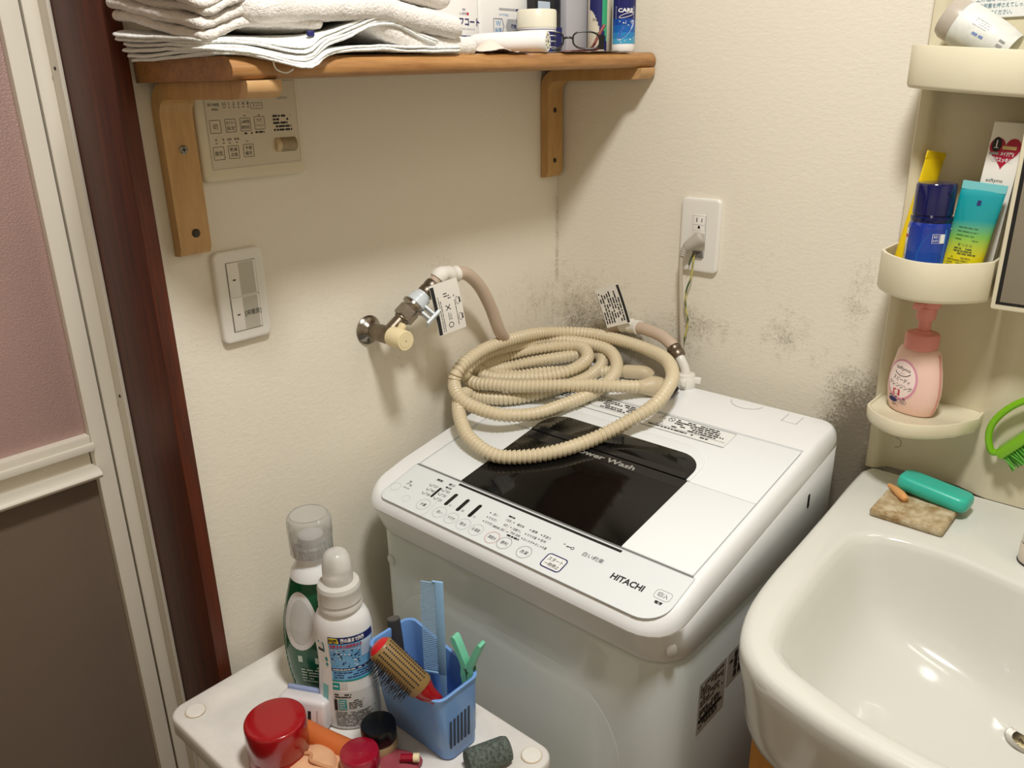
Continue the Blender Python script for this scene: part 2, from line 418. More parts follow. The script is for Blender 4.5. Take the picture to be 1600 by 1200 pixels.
build('door_handle', MB().loft([[Vector((x, y, z)) for x, z in prof] for y in (-1.565, -0.8335)]), mAlu, d)
build('door_panel', MB().rbox(-0.165, -0.152, -1.566, -0.8335, 0.975, 1.95), mFrostLit, d)
build('door_panel', MB().rbox(-0.165, -0.152, -1.566, -0.8335, 0.02, 0.916), mFrostDim, d)
build('screw', MB().lathe([(0.0022, 0), (0.0022, 0.001), (0.0015, 0.0014)], axis_T((-0.128, -0.7902, 1.0228), (0, -1, 0)), 10), mScrewDk, d)
build('screw', MB().lathe([(0.0022, 0), (0.0022, 0.001), (0.0015, 0.0014)], axis_T((-0.128, -0.7902, 1.437), (0, -1, 0)), 10), mScrewDk, d)

# ------------------------------------------------------------------ washing machine
W0, W1 = 0.049, 0.5844
def lid_z(y): return 0.8648 + 0.176 * (y + 0.4564) if y < -0.1557 else 0.9177 + 0.0105 * sin(min((y + 0.1557) / 0.11, 1) * pi / 2)
def top_z(y): return 0.8648 + 0.27 * (y + 0.4564) if y < -0.4564 else lid_z(y)
YS = [-0.4579, -0.4564, -0.42, -0.38, -0.34, -0.30, -0.26, -0.22, -0.19, -0.1557, -0.1542, -0.13, -0.105]
def outline(ins, yf, yb, rf=0.048, rb=0.034, bow=0.004):
    """counter-clockwise outline; left and right sides share the rows YS so the top can be filled in strips"""
    x0, x1 = W0 + ins, W1 - ins; rf = max(rf - ins, 0.006); rb = max(rb - ins, 0.006); L = []; n = 7
    def b(x): t = (x - (x0 + x1) / 2) / ((x1 - x0) / 2); return -bow * (1 - t * t)
    for k in range(n): a = radians(270 + 90 * k / (n - 1)); x = x1 - rf + rf * cos(a); L.append((x, yf + rf + rf * sin(a)))
    L += [(x1, y) for y in YS]
    for k in range(n): a = radians(0 + 90 * k / (n - 1)); L.append((x1 - rb + rb * cos(a), yb - rb + rb * sin(a)))
    for k in range(n): a = radians(90 + 90 * k / (n - 1)); L.append((x0 + rb + rb * cos(a), yb - rb + rb * sin(a)))
    L += [(x0, y) for y in reversed(YS)]
    for k in range(n): a = radians(180 + 90 * k / (n - 1)); L.append((x0 + rf + rf * cos(a), yf + rf + rf * sin(a)))
    return L
wm = thing('washing_machine', 'white top-loading washing machine with smoked lid window and printed control panel', 'washing machine', (0.317, -0.30, 0))
def line_z(y): return 0.820 + 0.170 * (y + 0.545) if y > -0.53 else 0.8225
loops = []
def lp(ins, yf, yb, zf): loops.append([Vector((x, y, zf(y))) for x, y in outline(ins, yf, yb)])
lp(0.006, -0.519, -0.047, lambda y: 0.7735)
lp(0.0012, -0.524, -0.043, lambda y: 0.7745)
lp(0.0, -0.5255, -0.042, lambda y: 0.777)
lp(0.0, -0.535, -0.042, lambda y: 0.777 + (line_z(y) - 0.777) * 0.5)
lp(0.0, -0.545, -0.042, lambda y: line_z(y) - 0.0012)
lp(0.0009, -0.5442, -0.0425, lambda y: line_z(y) - 0.0004)
lp(0.0009, -0.5446, -0.0425, lambda y: line_z(y) + 0.0006)
lp(0.0, -0.5464, -0.042, lambda y: line_z(y) + 0.0014)
for k in range(1, 8):
    th = radians(90 * k / 7)
    lp(0.0122 * (1 - cos(th)), -0.5464 + 0.0165 * (1 - cos(th)) ** 0.9, -0.042 - 0.012 * (1 - cos(th)), lambda y, th=th: line_z(y) + 0.0014 + (top_z(y) - line_z(y) - 0.0014) * sin(th))
mb = MB().loft(loops, True, False)
# strips across the top, with a recess where the lid sits
Lf = loops[-1]; n = len(Lf); rows = []
pairs = [(i, n - 1 - i) for i in range(n // 2)]
lx0, lx1, ly0, ly1 = 0.0915, 0.5685, -0.4572, -0.1549
rec = 0.007
for i, j in pairs:
    a, b_ = Lf[j], Lf[i]; y = a.y; inside = ly0 < y < ly1
    xs = [a.x, lx0, lx0, lx1, lx1, b_.x]
    if lx0 <= a.x + 0.001 or b_.x - 0.001 <= lx1 or not (-0.47 < y < -0.14): xs = [a.x + (b_.x - a.x) * t for t in (0, 0.08, 0.0801, 0.92, 0.9201, 1)]
    rw = [Vector((x, y, top_z(y) - (rec if inside and q in (2, 3) else 0))) for q, x in enumerate(xs)]
    rw[0] = a; rw[-1] = b_; rows.append(rw)
mb.grid(rows)
build('top_cover', mb, mWhite, wm, smooth=50, weld=True)
# body: rounded sheet-metal cabinet
bl = []
def bo(ins, z): bl.append([Vector((x, y, z)) for x, y in outline(0.0028 + ins, -0.5215 + ins, -0.05)])
bo(0.0, 0.04); bo(0, 0.2); bo(0, 0.5); bo(0, 0.764); bo(0.0012, 0.7685); bo(0.005, 0.771)
build('cabinet', MB().loft(bl), mWBody, wm, smooth=50)
# raised oblong panel lines pressed into the front sheet
fr = plane_fn((0.317, -0.5215, 0.0), (1, 0, 0), (0, 0, 1))
pts = rrect(-0.225, 0.20, 0.14, 0.70, 0.11, 9)
lo0 = [fr(x, y, 0.0) for x, y in pts]; lo1 = [fr(x * 0.992, 0.42 + (y - 0.42) * 0.992, 0.0008) for x, y in pts]
build('front_pressing', MB().loft([lo0, lo1], False, True), mWBody, wm, smooth=60)
for q in ((0.0955, 0.722), (0.545, 0.70)):
    pass
build('screw_cap', MB().lathe([(0.0085, 0), (0.0085, 0.0008), (0.007, 0.0014)], axis_T((0.088, -0.5215, 0.722), (0, -1, 0)), 20), mWBody, wm)
build('screw_cap', MB().lathe([(0.0095, 0), (0.0095, 0.0008), (0.008, 0.0014)], axis_T((0.5765, -0.5135, 0.7970), (0.8, -0.6, 0)), 20, sx=0.7), mat('screw_cap_grey', (196, 194, 186), 0.4), wm)
for x, y in ((0.09, -0.47), (0.54, -0.47), (0.09, -0.10), (0.54, -0.10)):
    build('foot', MB().lathe([(0.022, 0.0), (0.022, 0.012), (0.015, 0.016), (0.015, 0.045)], Matrix.Translation((x, y, 0)), 18), mGap, wm)
build('side_slot', MB().prism(rrect(-0.0035, 0.0035, -0.011, 0.011, 0.0034, 5), plane_fn((0.5844, -0.158, 0.845), (0, 1, 0), (0, 0, 1)), 0.0006), mBlack, wm)
# lid: front and back halves folding on a seam
LF = plane_fn((0.0, -0.4564, 0.8648), (1, 0, 0), (0, 1, 0.176))
cs = hypot(1, 0.176)
def lt(y): return (y + 0.4564) * cs
def slab(poly, h0, h1, r, fn):
    n_ = len(poly); cx = sum(p[0] for p in poly) / n_; cy = sum(p[1] for p in poly) / n_
    def sh(d): 
        ex = max(p[0] for p in poly) - cx; ey = max(p[1] for p in poly) - cy
        return [(cx + (x - cx) * (1 - d / ex), cy + (y - cy) * (1 - d / ey)) for x, y in poly]
    return MB().loft([[fn(x, y, h0) for x, y in poly], [fn(x, y, h1 - r) for x, y in poly], [fn(x, y, h1 - r * 0.3) for x, y in sh(r * 0.3)], [fn(x, y, h1) for x, y in sh(r)]])
fy = -0.2963
build('lid_front', slab(rrect(0.0931, 0.5662, lt(-0.4556), lt(fy - 0.0003), [0.003, 0.0001, 0.0001, 0.003], 3), -0.006, -0.0006, 0.0012, LF), mLid, wm)
build('lid_back', slab(rrect(0.0931, 0.5662, lt(fy + 0.0003), lt(-0.1578), [0.0001, 0.003, 0.003, 0.0001], 3), -0.006, -0.0006, 0.0008, LF), mLid, wm)
build('window_surround', slab(rrect(0.155, 0.4688, lt(fy + 0.0006), lt(-0.2165), [0.0001, 0.052, 0.052, 0.0001], 9), -0.0006, 0.0012, 0.0010, LF), mLid, wm)
wf = build('lid_window', slab(rrect(0.1835, 0.4655, lt(-0.4560), lt(fy - 0.0002), 0.0005, 2), -0.001, 0.0006, 0.0004, LF), mGlassBlk, wm)
wb = build('lid_window', slab(rrect(0.1835, 0.4635, lt(fy + 0.0002), lt(-0.2405), [0.0005, 0.038, 0.038, 0.0005], 9), -0.001, 0.0020, 0.0006, LF), mGlassBlk, wm)
pr = Print(LF, 0.0008)
pr.rect(0.186, lt(-0.3165), 0.4630, lt(fy - 0.0004))
pr.rect(0.186, lt(fy + 0.0004), 0.4600, lt(-0.2835), 0, 0.0022)
build('lid_band', pr, mBand, wm, flat=True)
pr = Print(LF, 0.0011)
pr.text('Power Wash', 0.334, lt(-0.3085), h=0.0105, wdt=0.108, bold=True)
build('lid_lettering', pr, mSilver, wm, flat=True)
# handle gap along the front of the lid
PF = plane_fn((0.0, -0.46, 0.8642), (1, 0, 0), (0, 1, 0.27))
gp = Print(PF, 0.0003); gp.rect(0.187, -0.0068, 0.472, -0.0026); build('lid_grip_gap', gp, mBlack, wm, flat=True)
gl = Print(PF, 0.0003); gl.rect(0.0915, 0.0000, 0.5690, 0.0022); build('lid_front_gap', gl, mGap, wm, flat=True)
# warning label at the back of the lid
pr = Print(LF, -0.0003); x0, x1, y0, y1 = 0.150, 0.4680, lt(-0.2005), lt(-0.1595)
pr.rect(x0, y0, x1, y1, 0); pr.outline([(x0, y0), (x1, y0), (x1, y1), (x0, y1)], 0.0008, 1, -0.0001)
pr.rect(x0 + 0.004, y0 + 0.0118, x1 - 0.004, y0 + 0.0124, 1, -0.0001)
pr.lines(x0 + 0.006, y0 + 0.0135, x0 + 0.072, y1 - 0.003, 5, 1, 3, 0.62, h=-0.0001)
pr.lines(x0 + 0.088, y0 + 0.0135, 0.318, y1 - 0.003, 5, 1, 4, 0.62, h=-0.0001)
pr.lines(0.372, y0 + 0.0135, x1 - 0.006, y1 - 0.003, 5, 1, 5, 0.62, h=-0.0001)
pr.lines(0.335, y0 + 0.006, x1 - 0.004, y0 + 0.0105, 1, 1, 6, 0.7, h=-0.0001)
for cx in (x0 + 0.080, 0.363):
    for cyy in (y1 - 0.0085,):
        pr.outline(circ(cx, cyy, 0.0055, 20), 0.0011, 1, -0.0001); pr.line(cx - 0.004, cyy + 0.004, cx + 0.004, cyy - 0.004, 0.001, 1, -0.0001)
for cx, cyy in ((0.347, y1 - 0.007), (0.352, y0 + 0.018)):
    pr.outline([(cx - 0.006, cyy - 0.005), (cx + 0.006, cyy - 0.005), (cx, cyy + 0.0055)], 0.0010, 1, -0.0001); pr.rect(cx - 0.0005, cyy - 0.0025, cx + 0.0005, cyy + 0.002, 1, -0.0001)
build('warning_label', pr, [mLabelW, mInk], wm, flat=True)
# back deck: filler cover outline and small hatch
BF = lambda x, y, h=0.0: Vector((x, y, top_z(y) + h))
pr = Print(BF, 0.0004)
arc = [(0.436 + 0.026 * cos(radians(a)), -0.062 + 0.020 * sin(radians(a))) for a in range(180, 361, 12)]
for a, b_ in zip(arc, arc[1:]): pr.line(a[0], a[1], b_[0], b_[1], 0.0007)
build('deck_seam', pr, mInkGrey, wm, flat=True); pr = Print(BF, 0.0004)
for xx in (0.505, 0.528): pr.line(xx, -0.062, xx, -0.090, 0.0007)
pr.line(0.505, -0.090, 0.528, -0.090, 0.0005)
build('deck_seam', pr, mInkGrey, wm, flat=True)
# control panel film with its print
film = [(x, y) for x, y in rrect(0.0905, 0.5722, -0.0835, -0.0002, [0.034, 0.001, 0.001, 0.016], 8)]
pr = Print(PF, 0.00025); pr.poly(film); build('panel_film', pr, mFilm, wm, flat=True)
pr = Print(PF, 0.0005)
K, G, B, R, LG = 0, 1, 2, 3, 4
pr.outline(film, 0.0006, LG)
pr.text('7', 0.1143, -0.0385, h=0.0085, mi=K); pr.text('kg', 0.1205, -0.0415, h=0.0052, mi=K); pr.text('NW-70F', 0.1188, -0.0492, h=0.0024, wdt=0.012, mi=K)
for x, y in ((0.1543, -0.0121), (0.1791, -0.0117)): pr.rect(x - 0.0062, y - 0.0024, x + 0.0062, y + 0.0024, LG); pr.lines(x - 0.005, y - 0.0016, x + 0.005, y + 0.0016, 1, K, int(x * 1e4), 0.9, h=0.0006)
def level(x, y):
    pr.line(x - 0.0115, y + 0.002, x - 0.010, y - 0.002, 0.0008, K); pr.line(x - 0.010, y - 0.002, x - 0.0062, y - 0.002, 0.0008, K); pr.line(x - 0.0062, y - 0.002, x - 0.0052, y + 0.002, 0.0008, K); pr.line(x - 0.0052, y + 0.002, x - 0.0030, y + 0.0022, 0.0008, K)
for st, x, y in (('57', 0.1588, -0.0262), ('40', 0.1611, -0.0354), ('30', 0.161, -0.0445), ('50', 0.1842, -0.0262), ('35', 0.1855, -0.0352), ('25', 0.186, -0.0449)):
    pr.text(st, x + 0.0006, y, h=0.0046, mi=K); level(x - 0.0006, y)
pr.lines(0.1735, -0.0208, 0.1865, -0.0172, 1, K, 9, 0.9)
for x, ya, yb in ((0.1686, -0.0240, -0.0465), (0.2004, -0.0225, -0.0495), (0.2247, -0.0233, -0.0503), (0.2489, -0.0237, -0.0513)):
    hw = 0.0022 if x < 0.18 else 0.0032
    pr.poly(rrect(x - hw, x + hw, yb, ya, hw * 0.95, 5), 5)
pr.text('分', 0.2086, -0.0462, h=0.0038, mi=K); pr.text('回', 0.2331, -0.0461, h=0.0038, mi=K); pr.text('分', 0.257, -0.0472, h=0.0038, mi=K)
for st, x, y, c, wd in (('水量', 0.1701, -0.0633, LG, 0.0105), ('洗い', 0.2043, -0.0641, LG, 0.0105), ('すすぎ', 0.2287, -0.0651, LG, 0.0128), ('脱水', 0.2528, -0.0659, LG, 0.0112), ('お湯取', 0.2769, -0.0658, LG, 0.0138), ('風脱水', 0.3069, -0.0661, R, 0.0132), ('便利', 0.3282, -0.0661, G, 0.0115), ('洗濯', 0.3624, -0.0661, G, 0.0118)):
    pr.outline(circ(x, y, 0.0108, 28), 0.0006 if c == LG else 0.0008, c); pr.text(st, x, y, h=0.0058, wdt=wd, mi=K)
for st, x, y, wd in (('洗い', 0.2818, -0.0297, 0.009), ('すすぎ1', 0.2835, -0.0384, 0.0135), ('すすぎ2', 0.2840, -0.0472, 0.0135)):
    pr.poly(circ(x - 0.0098, y, 0.0011, 10), K); pr.text(st, x, y, h=0.0048, wdt=wd, mi=K)
for st, x, y in (('150', 0.3055, -0.0298), ('60', 0.3075, -0.0387), ('30', 0.3092, -0.0479)):
    pr.text(st, x, y, h=0.0045, mi=K); pr.poly(circ(x + 0.0095 - (0.001 if st == '30' else 0), y, 0.0010, 10), K)
pr.line(0.3118, -0.028, 0.3138, -0.050, 0.0004, R)
pr.lines(0.2995, -0.0240, 0.3120, -0.0208, 1, K, 12, 0.9); pr.text('槽乾燥', 0.2985, -0.0482, h=0.0040, wdt=0.0115, mi=K)
for st, x, y, wd in (('槽洗浄', 0.3268, -0.0299, 0.0120), ('部屋干し', 0.3287, -0.0391, 0.0135), ('予約 洗剤', 0.3308, -0.0465, 0.0165)): pr.text(st, x, y, h=0.0046, wdt=wd, mi=K)
pr.lines(0.3215, -0.0540, 0.3425, -0.0505, 1, K, 14, 0.85); pr.line(0.3205, -0.0355, 0.3205, -0.049, 0.0004, R)
for st, x, y, wd in (('標準', 0.3512, -0.0299, 0.0092), ('手造り', 0.3722, -0.0302, 0.0125), ('すすぎ薬', 0.3535, -0.0388, 0.0155), ('毛布', 0.3722, -0.0381, 0.0090), ('おいそぎ', 0.3540, -0.0476, 0.0150), ('おしゃれ着', 0.3755, -0.0474, 0.0185)):
    pr.poly(circ(x - wd / 2 - 0.0028, y, 0.0011, 10), K); pr.text(st, x, y, h=0.0047, wdt=wd, mi=K)
# key mark
pr.poly(circ(0.4005, -0.0288, 0.0010, 10), K); pr.line(0.4045, -0.0302, 0.4120, -0.0302, 0.0012, K); pr.line(0.4055, -0.0302, 0.4055, -0.0322, 0.0009, K); pr.line(0.4075, -0.0302, 0.4075, -0.0318, 0.0009, K); pr.outline(circ(0.4140, -0.0302, 0.0025, 14), 0.0009, K)
pr.text('白い約束', 0.4468, -0.0307, h=0.0075, wdt=0.0310, mi=K)
pr.poly(rrect(0.3925, 0.4242, -0.0745, -0.0500, 0.0055, 5), 6, 0.0006); pr.outline(rrect(0.3925, 0.4242, -0.0745, -0.0500, 0.0055, 5), 0.0016, B, 0.0008)
pr.text('スタート', 0.4086, -0.0585, h=0.0062, wdt=0.0225, mi=K, hh=0.0009); pr.text('一時停止', 0.4086, -0.0672, h=0.0065, wdt=0.0225, mi=K, hh=0.0009)
pr.text('HITACHI', 0.5060, -0.0436, h=0.0098, wdt=0.0455, mi=K, bold=True)
pr.outline(rrect(0.5425, 0.5638, -0.0478, -0.0335, 0.0045, 5), 0.0006, G); pr.text('切/入', 0.5531, -0.0406, h=0.0072, wdt=0.0140, mi=K); pr.text('電源', 0.5540, -0.0528, h=0.0048, wdt=0.0100, mi=K, bold=True)
for x, y, r in ((0.1010, -0.0545, 0.0085), (0.1365, -0.0665, 0.0065)): pr.outline(circ(x, y, r, 24), 0.0004, LG)
a = [(0.1835, -0.0470), (0.1860, -0.0560), (0.1868, -0.0640), (0.1878, -0.0728), (0.1866, -0.0785), (0.1834, -0.0828)]
for p, q in zip(a, a[1:]): pr.line(p[0], p[1], q[0], q[1], 0.0004, LG)
kink = mat('pale_ring', (176, 182, 182), 0.5); kred = mat('salmon_ring', (196, 140, 116), 0.5)
build('panel_print', pr, [mInk, mInkGrey, mInkBlue, kred, kink, mSlot, mLabelW], wm, flat=True)
# spec label on the right side of the cabinet
SF = plane_fn((0.5817, 0, 0), (0, 1, 0), (0, 0, 1))
pr = Print(SF, 0.0004); pr.rect(-0.447, 0.628, -0.375, 0.707, 0); pr.rect(-0.372, 0.655, -0.235, 0.707, 0)
pr.lines(-0.443, 0.668, -0.380, 0.703, 7, 1, 21, 0.55, h=0.0007); pr.lines(-0.443, 0.634, -0.380, 0.664, 7, 1, 22, 0.7, h=0.0007); pr.rect(-0.445, 0.645, -0.382, 0.649, 1, 0.0007); pr.lines(-0.368, 0.660, -0.24, 0.703, 10, 1, 23, 0.75, vert=True, h=0.0007)
build('spec_label', pr, [mat('shaded_label', (176, 174, 164), 0.4), mInk], wm, flat=True)  # label tone greyed to carry the shade on this side of the cabinet
# the screw-in hose inlet on the back deck is part of the water supply hose (below)

# ------------------------------------------------------------------ coiled bath-water hose lying on the lid
hose_pts = [(0.281,-0.133,0.941),(0.259,-0.16,0.944),(0.224,-0.185,0.945),(0.191,-0.213,0.945),(0.152,-0.234,0.941),(0.112,-0.254,0.937),(0.074,-0.27,0.936),(0.045,-0.278,0.934),(0.018,-0.272,0.935),(0.032,-0.289,0.955),(0.033,-0.271,0.967),(0.032,-0.231,0.974),(0.032,-0.186,0.973),(0.032,-0.138,0.967),(0.039,-0.086,0.961),(0.074,-0.062,0.962),(0.126,-0.051,0.962),(0.164,-0.054,0.959),(0.195,-0.077,0.951),(0.216,-0.112,0.943),(0.222,-0.157,0.933),(0.215,-0.196,0.927),(0.199,-0.246,0.92),(0.19,-0.279,0.918),(0.175,-0.306,0.918),(0.146,-0.336,0.922),(0.101,-0.349,0.93),(0.071,-0.346,0.939),(0.041,-0.325,0.947),(0.04,-0.314,0.966),(0.041,-0.284,0.98),(0.04,-0.24,0.987),(0.041,-0.172,0.987),(0.04,-0.097,0.979),(0.069,-0.055,0.976),(0.116,-0.037,0.977),(0.177,-0.041,0.978),(0.242,-0.057,0.979),(0.298,-0.085,0.979),(0.336,-0.127,0.974),(0.351,-0.162,0.967),(0.353,-0.203,0.95),(0.332,-0.242,0.929),(0.301,-0.29,0.907),(0.273,-0.34,0.897),(0.236,-0.377,0.89),(0.195,-0.399,0.889),(0.142,-0.393,0.898),(0.11,-0.379,0.911),(0.084,-0.359,0.922),(0.055,-0.327,0.924),(0.037,-0.293,0.918),(0.051,-0.277,0.91),(0.095,-0.259,0.912),(0.128,-0.228,0.917),(0.154,-0.189,0.925),(0.175,-0.143,0.933),(0.169,-0.093,0.937),(0.151,-0.057,0.942),(0.124,-0.047,0.945),(0.095,-0.089,0.943),(0.058,-0.144,0.939),(0.028,-0.182,0.932),(0.015,-0.224,0.936),(0.014,-0.256,0.948),(0.013,-0.247,0.939),(0.041,-0.234,0.931),(0.088,-0.213,0.934),(0.13,-0.183,0.939),(0.155,-0.146,0.948),(0.151,-0.103,0.955),(0.117,-0.071,0.959),(0.085,-0.081,0.959),(0.049,-0.119,0.955),(0.018,-0.171,0.949),(0.015,-0.221,0.947),(0.014,-0.214,0.929),(0.052,-0.186,0.923),(0.099,-0.145,0.929),(0.165,-0.103,0.932),(0.204,-0.085,0.937),(0.22,-0.081,0.939)]
HP = resample(catmull(hose_pts, 10), 0.00092)
t = thing('drain_hose', 'coiled beige ribbed hose piled on the washing machine lid', 'hose', (0.17, -0.2, 0.9))
PITCH = 8
RIB = (0.0113, 0.0113, 0.0109, 0.0105, 0.0104, 0.0103, 0.0085, 0.0087)
def hr(i): return RIB[i % PITCH]
build('ribbed_tube', MB().tube(HP, 0.0095, 14, rf=hr), mHoseBeige, t, smooth=75)
# big elbow fitting on the free end
p0, p1 = HP[0], HP[12]; dd = (p0 - p1).normalized()
el = catmull([p0 - dd * 0.004, p0 + dd * 0.010, p0 + dd * 0.028, p0 + dd * 0.042 + Vector((0.004, -0.002, -0.004)), p0 + dd * 0.050 + Vector((0.006, -0.006, -0.010))], 6)
rr = lambda i: 0.0112 + 0.0058 * min(1, max(0, (i - 3) / 6.0))
build('elbow_fitting', MB().tube(el, 0.012, 20, rf=rr), mHoseFit, t, smooth=50)
ee = el[-1]; ed = (el[-1] - el[-3]).normalized()
build('rubber_collar', MB().tube([ee - ed * 0.004, ee + ed * 0.002], 0.0182, 20), mInk, t)
p0, p1 = HP[-1], HP[-13]; dd = (p0 - p1).normalized()
el = catmull([p0 - dd * 0.003, p0 + dd * 0.012, p0 + dd * 0.028 + Vector((0.003, 0.002, -0.001)), p0 + dd * 0.034 + Vector((0.006, 0.006, -0.008))], 6)
build('end_fitting', MB().tube(el, 0.0122, 18), mHoseFit, t, smooth=50)

# ------------------------------------------------------------------ left wall: shelf, remote panel, switch
TILT = 0.018
def sz(y): return 1.4188 + TILT * (y + 0.755)
def stp(y): return sz(y) + 0.0225
sh = thing('wall_shelf', 'long wooden wall shelf on two bent wooden brackets, carrying towels and bottles', 'shelf', (0, -0.38, 1.43))
m_ = MB()
prof = [(0.001, 0), (0.196, 0), (0.2005, 0.002), (0.203, 0.0065), (0.203, 0.0125), (0.199, 0.0195), (0.192, 0.0225), (0.001, 0.0225)]
m_.loft([[Vector((x, y, sz(y) + z)) for x, z in prof] for y in (-0.757, -0.6, -0.4, -0.2, -0.003)])
build('shelf_board', m_, mShelf, sh, smooth=50)
def bracket(y0, y1, zb, ztop):
    th, R, xe = 0.0175, 0.030, 0.174
    out = [(0.0008, zb)]; inn = [(th * 0.75, zb + 0.001), (th, zb + 0.010)]
    for k in range(9):
        a = radians(180 - 90 * k / 8); out.append((0.0008 + R + R * cos(a), ztop - R + R * sin(a)))
        r2 = R - th + 0.006; inn.append((th + r2 + r2 * cos(a), ztop - th - r2 + r2 * sin(a)))
    out.append((xe, ztop)); inn.append((xe, ztop - th))
    def tilt(y): return TILT * (y - (y0 + y1) / 2)
    poly = out + inn[::-1]
    q = MB(); e = 0.0015
    q.loft([[Vector((x, y, z + tilt(y))) for x, z in poly] for y in (y0, y1)])
    b_ = build('bracket', q, mBracket, sh, smooth=40)
    tip = [(xe, ztop - th), (xe + 0.024, ztop - th + 0.001), (xe + 0.030, ztop - th + 0.007), (xe + 0.031, ztop - 0.003), (xe + 0.030, ztop), (xe, ztop)]
    build('arm_tip', MB().loft([[Vector((x, y, z + tilt(y))) for x, z in tip] for y in (y0 + 0.0004, y1 - 0.0004)]), mPlug, b_)
    return b_, th
bL, th = bracket(-0.7445, -0.7045, 1.222, sz(-0.7245) - 0.0004)
bR, th = bracket(-0.0475, -0.0065, 1.2520, sz(-0.027) - 0.0004)
def screw(par, o, m, r=0.0052):
    T = axis_T(o, (1, 0, 0))
    s_ = build('screw', MB().lathe([(r, -0.001), (r, 0.0006), (r * 0.7, 0.0018)], T, 16), m, par)
    return s_
for z, m in ((1.3456, mScrew), (1.2486, mScrewDk)): screw(bL, (th, -0.7224, z), m)
for z in (1.3660, 1.2810): screw(bR, (th, -0.029, z), mScrewDk, 0.0042)
q = Print(plane_fn((th + 0.0019, -0.7224, 1.3456), (0, 1, 0), (0, 0, 1)), 0.0003); q.rect(-0.0030, -0.0006, 0.0030, 0.0006); q.rect(-0.0006, -0.0030, 0.0006, 0.0030); build('screw_cross', q, mInk, bL, flat=True)

rp = thing('bath_remote_panel', 'ivory bathroom heater control panel with printed buttons, behind the left shelf bracket', 'control panel', (0, -0.62, 1.36))
build('housing', wall_plate(plane_fn((0, -0.62625, 1.36725), (0, 1, 0), (0, 0, 1)), 0.07375, 0.06275, 0.0135, 0.008, 0.004), mIvory, rp, smooth=60)
RF = plane_fn((0.0136, 0, 0), (0, 1, 0), (0, 0, 1))
pr = Print(RF, 0.0002); pr.rect(-0.6868, 1.3190, -0.5595, 1.4200); build('front_film', pr, mIvoryDk, rp, flat=True)
pr = Print(RF, 0.0004); pr.outline([(-0.6868, 1.3190), (-0.5595, 1.3215), (-0.5595, 1.4200), (-0.6868, 1.4200)], 0.0005, 1)
for st, y, z, wd, two in (('切', -0.6761, 1.3686, 0.006, 0), ('タイマー\n設定', -0.6557, 1.3692, 0.0115, 1), ('24時間\n連続換気', -0.6355, 1.3696, 0.0115, 1), ('カビ\nシャット', -0.6155, 1.3707, 0.0105, 1), ('換気', -0.6759, 1.3378, 0.0108, 0), ('乾燥\n涼風', -0.6558, 1.3382, 0.0098, 1), ('予備\n暖房', -0.6353, 1.3388, 0.0092, 1)):
    pr.outline(rrect(y - 0.0073, y + 0.0073, z - 0.0077, z + 0.0077, 0.0008, 2), 0.00055, 0)
    if two:
        a, b_ = st.split('\n'); pr.text(a, y, z + 0.0032, h=0.0046, wdt=wd * (0.75 if len(a) < len(b_) else 1), mi=0); pr.text(b_, y, z - 0.0030, h=0.0046, wdt=wd, mi=0)
    else: pr.text(st, y, z, h=0.0060, wdt=wd, mi=0)
for y in (-0.6355, -0.6155): pr.rect(y - 0.0014, 1.3795, y + 0.0014, 1.3804, 0)
pr.rect(-0.6370, 1.3494, -0.6340, 1.3502, 0)
pr.text('残り時間', -0.6755, 1.3935, h=0.0038, wdt=0.0150, mi=0); pr.text('(時間)', -0.6740, 1.3880, h=0.0030, wdt=0.009, mi=0)
for k, st in enumerate(('0.5', '1', '2', '3', '4', '8')):
    y = -0.6612 + 0.00645 * k; pr.text(st, y, 1.3942, h=0.0040, wdt=0.0048 if k == 0 else None, mi=0); pr.rect(y - 0.0013, 1.3897, y + 0.0013, 1.3905, 0)
pr.outline(rrect(-0.6255, -0.6085, 1.3875, 1.3945, 0.0006, 2), 0.0004, 0); pr.text('ナノイー', -0.6158, 1.3910, h=0.0036, wdt=0.0120, mi=0)
pr.rect(-0.6840, 1.3995, -0.6670, 1.4030, 0)
pr.text('nanoe', -0.5795, 1.3995, h=0.0032, wdt=0.0150, mi=1)
pr.lines(-0.5960, 1.3590, -0.5690, 1.3800, 5, 0, 31, 0.62)
for y, st in ((-0.6775, '弱'), (-0.6680, '強'), (-0.6600, '涼風'), (-0.6500, '乾燥')): pr.text(st, y, 1.3535, h=0.0030, mi=0); pr.rect(y - 0.0014, 1.3490, y + 0.0014, 1.3498, 0)
pr.lines(-0.6385, 1.3580, -0.6250, 1.3605, 1, 0, 33, 0.8); pr.lines(-0.6230, 1.3585, -0.6080, 1.3612, 1, 0, 34, 0.8)
build('panel_print', pr, [mInk, mInkGrey], rp, flat=True)
T = axis_T((0.0100, -0.5965, 1.3428), (0, 1, 0))
dl = build('dial', MB().lathe([(0.0088, 0), (0.0096, 0.001), (0.0096, 0.030), (0.0088, 0.031)], T, 28), mIvoryTan, rp)
rb = MB()
for k in range(11): rb.lathe([(0.0097, 0.0075 + k * 0.0021), (0.0097, 0.0083 + k * 0.0021)], T, 28, cap0=False, cap1=False)
build('dial_grooves', rb, mInk, dl)

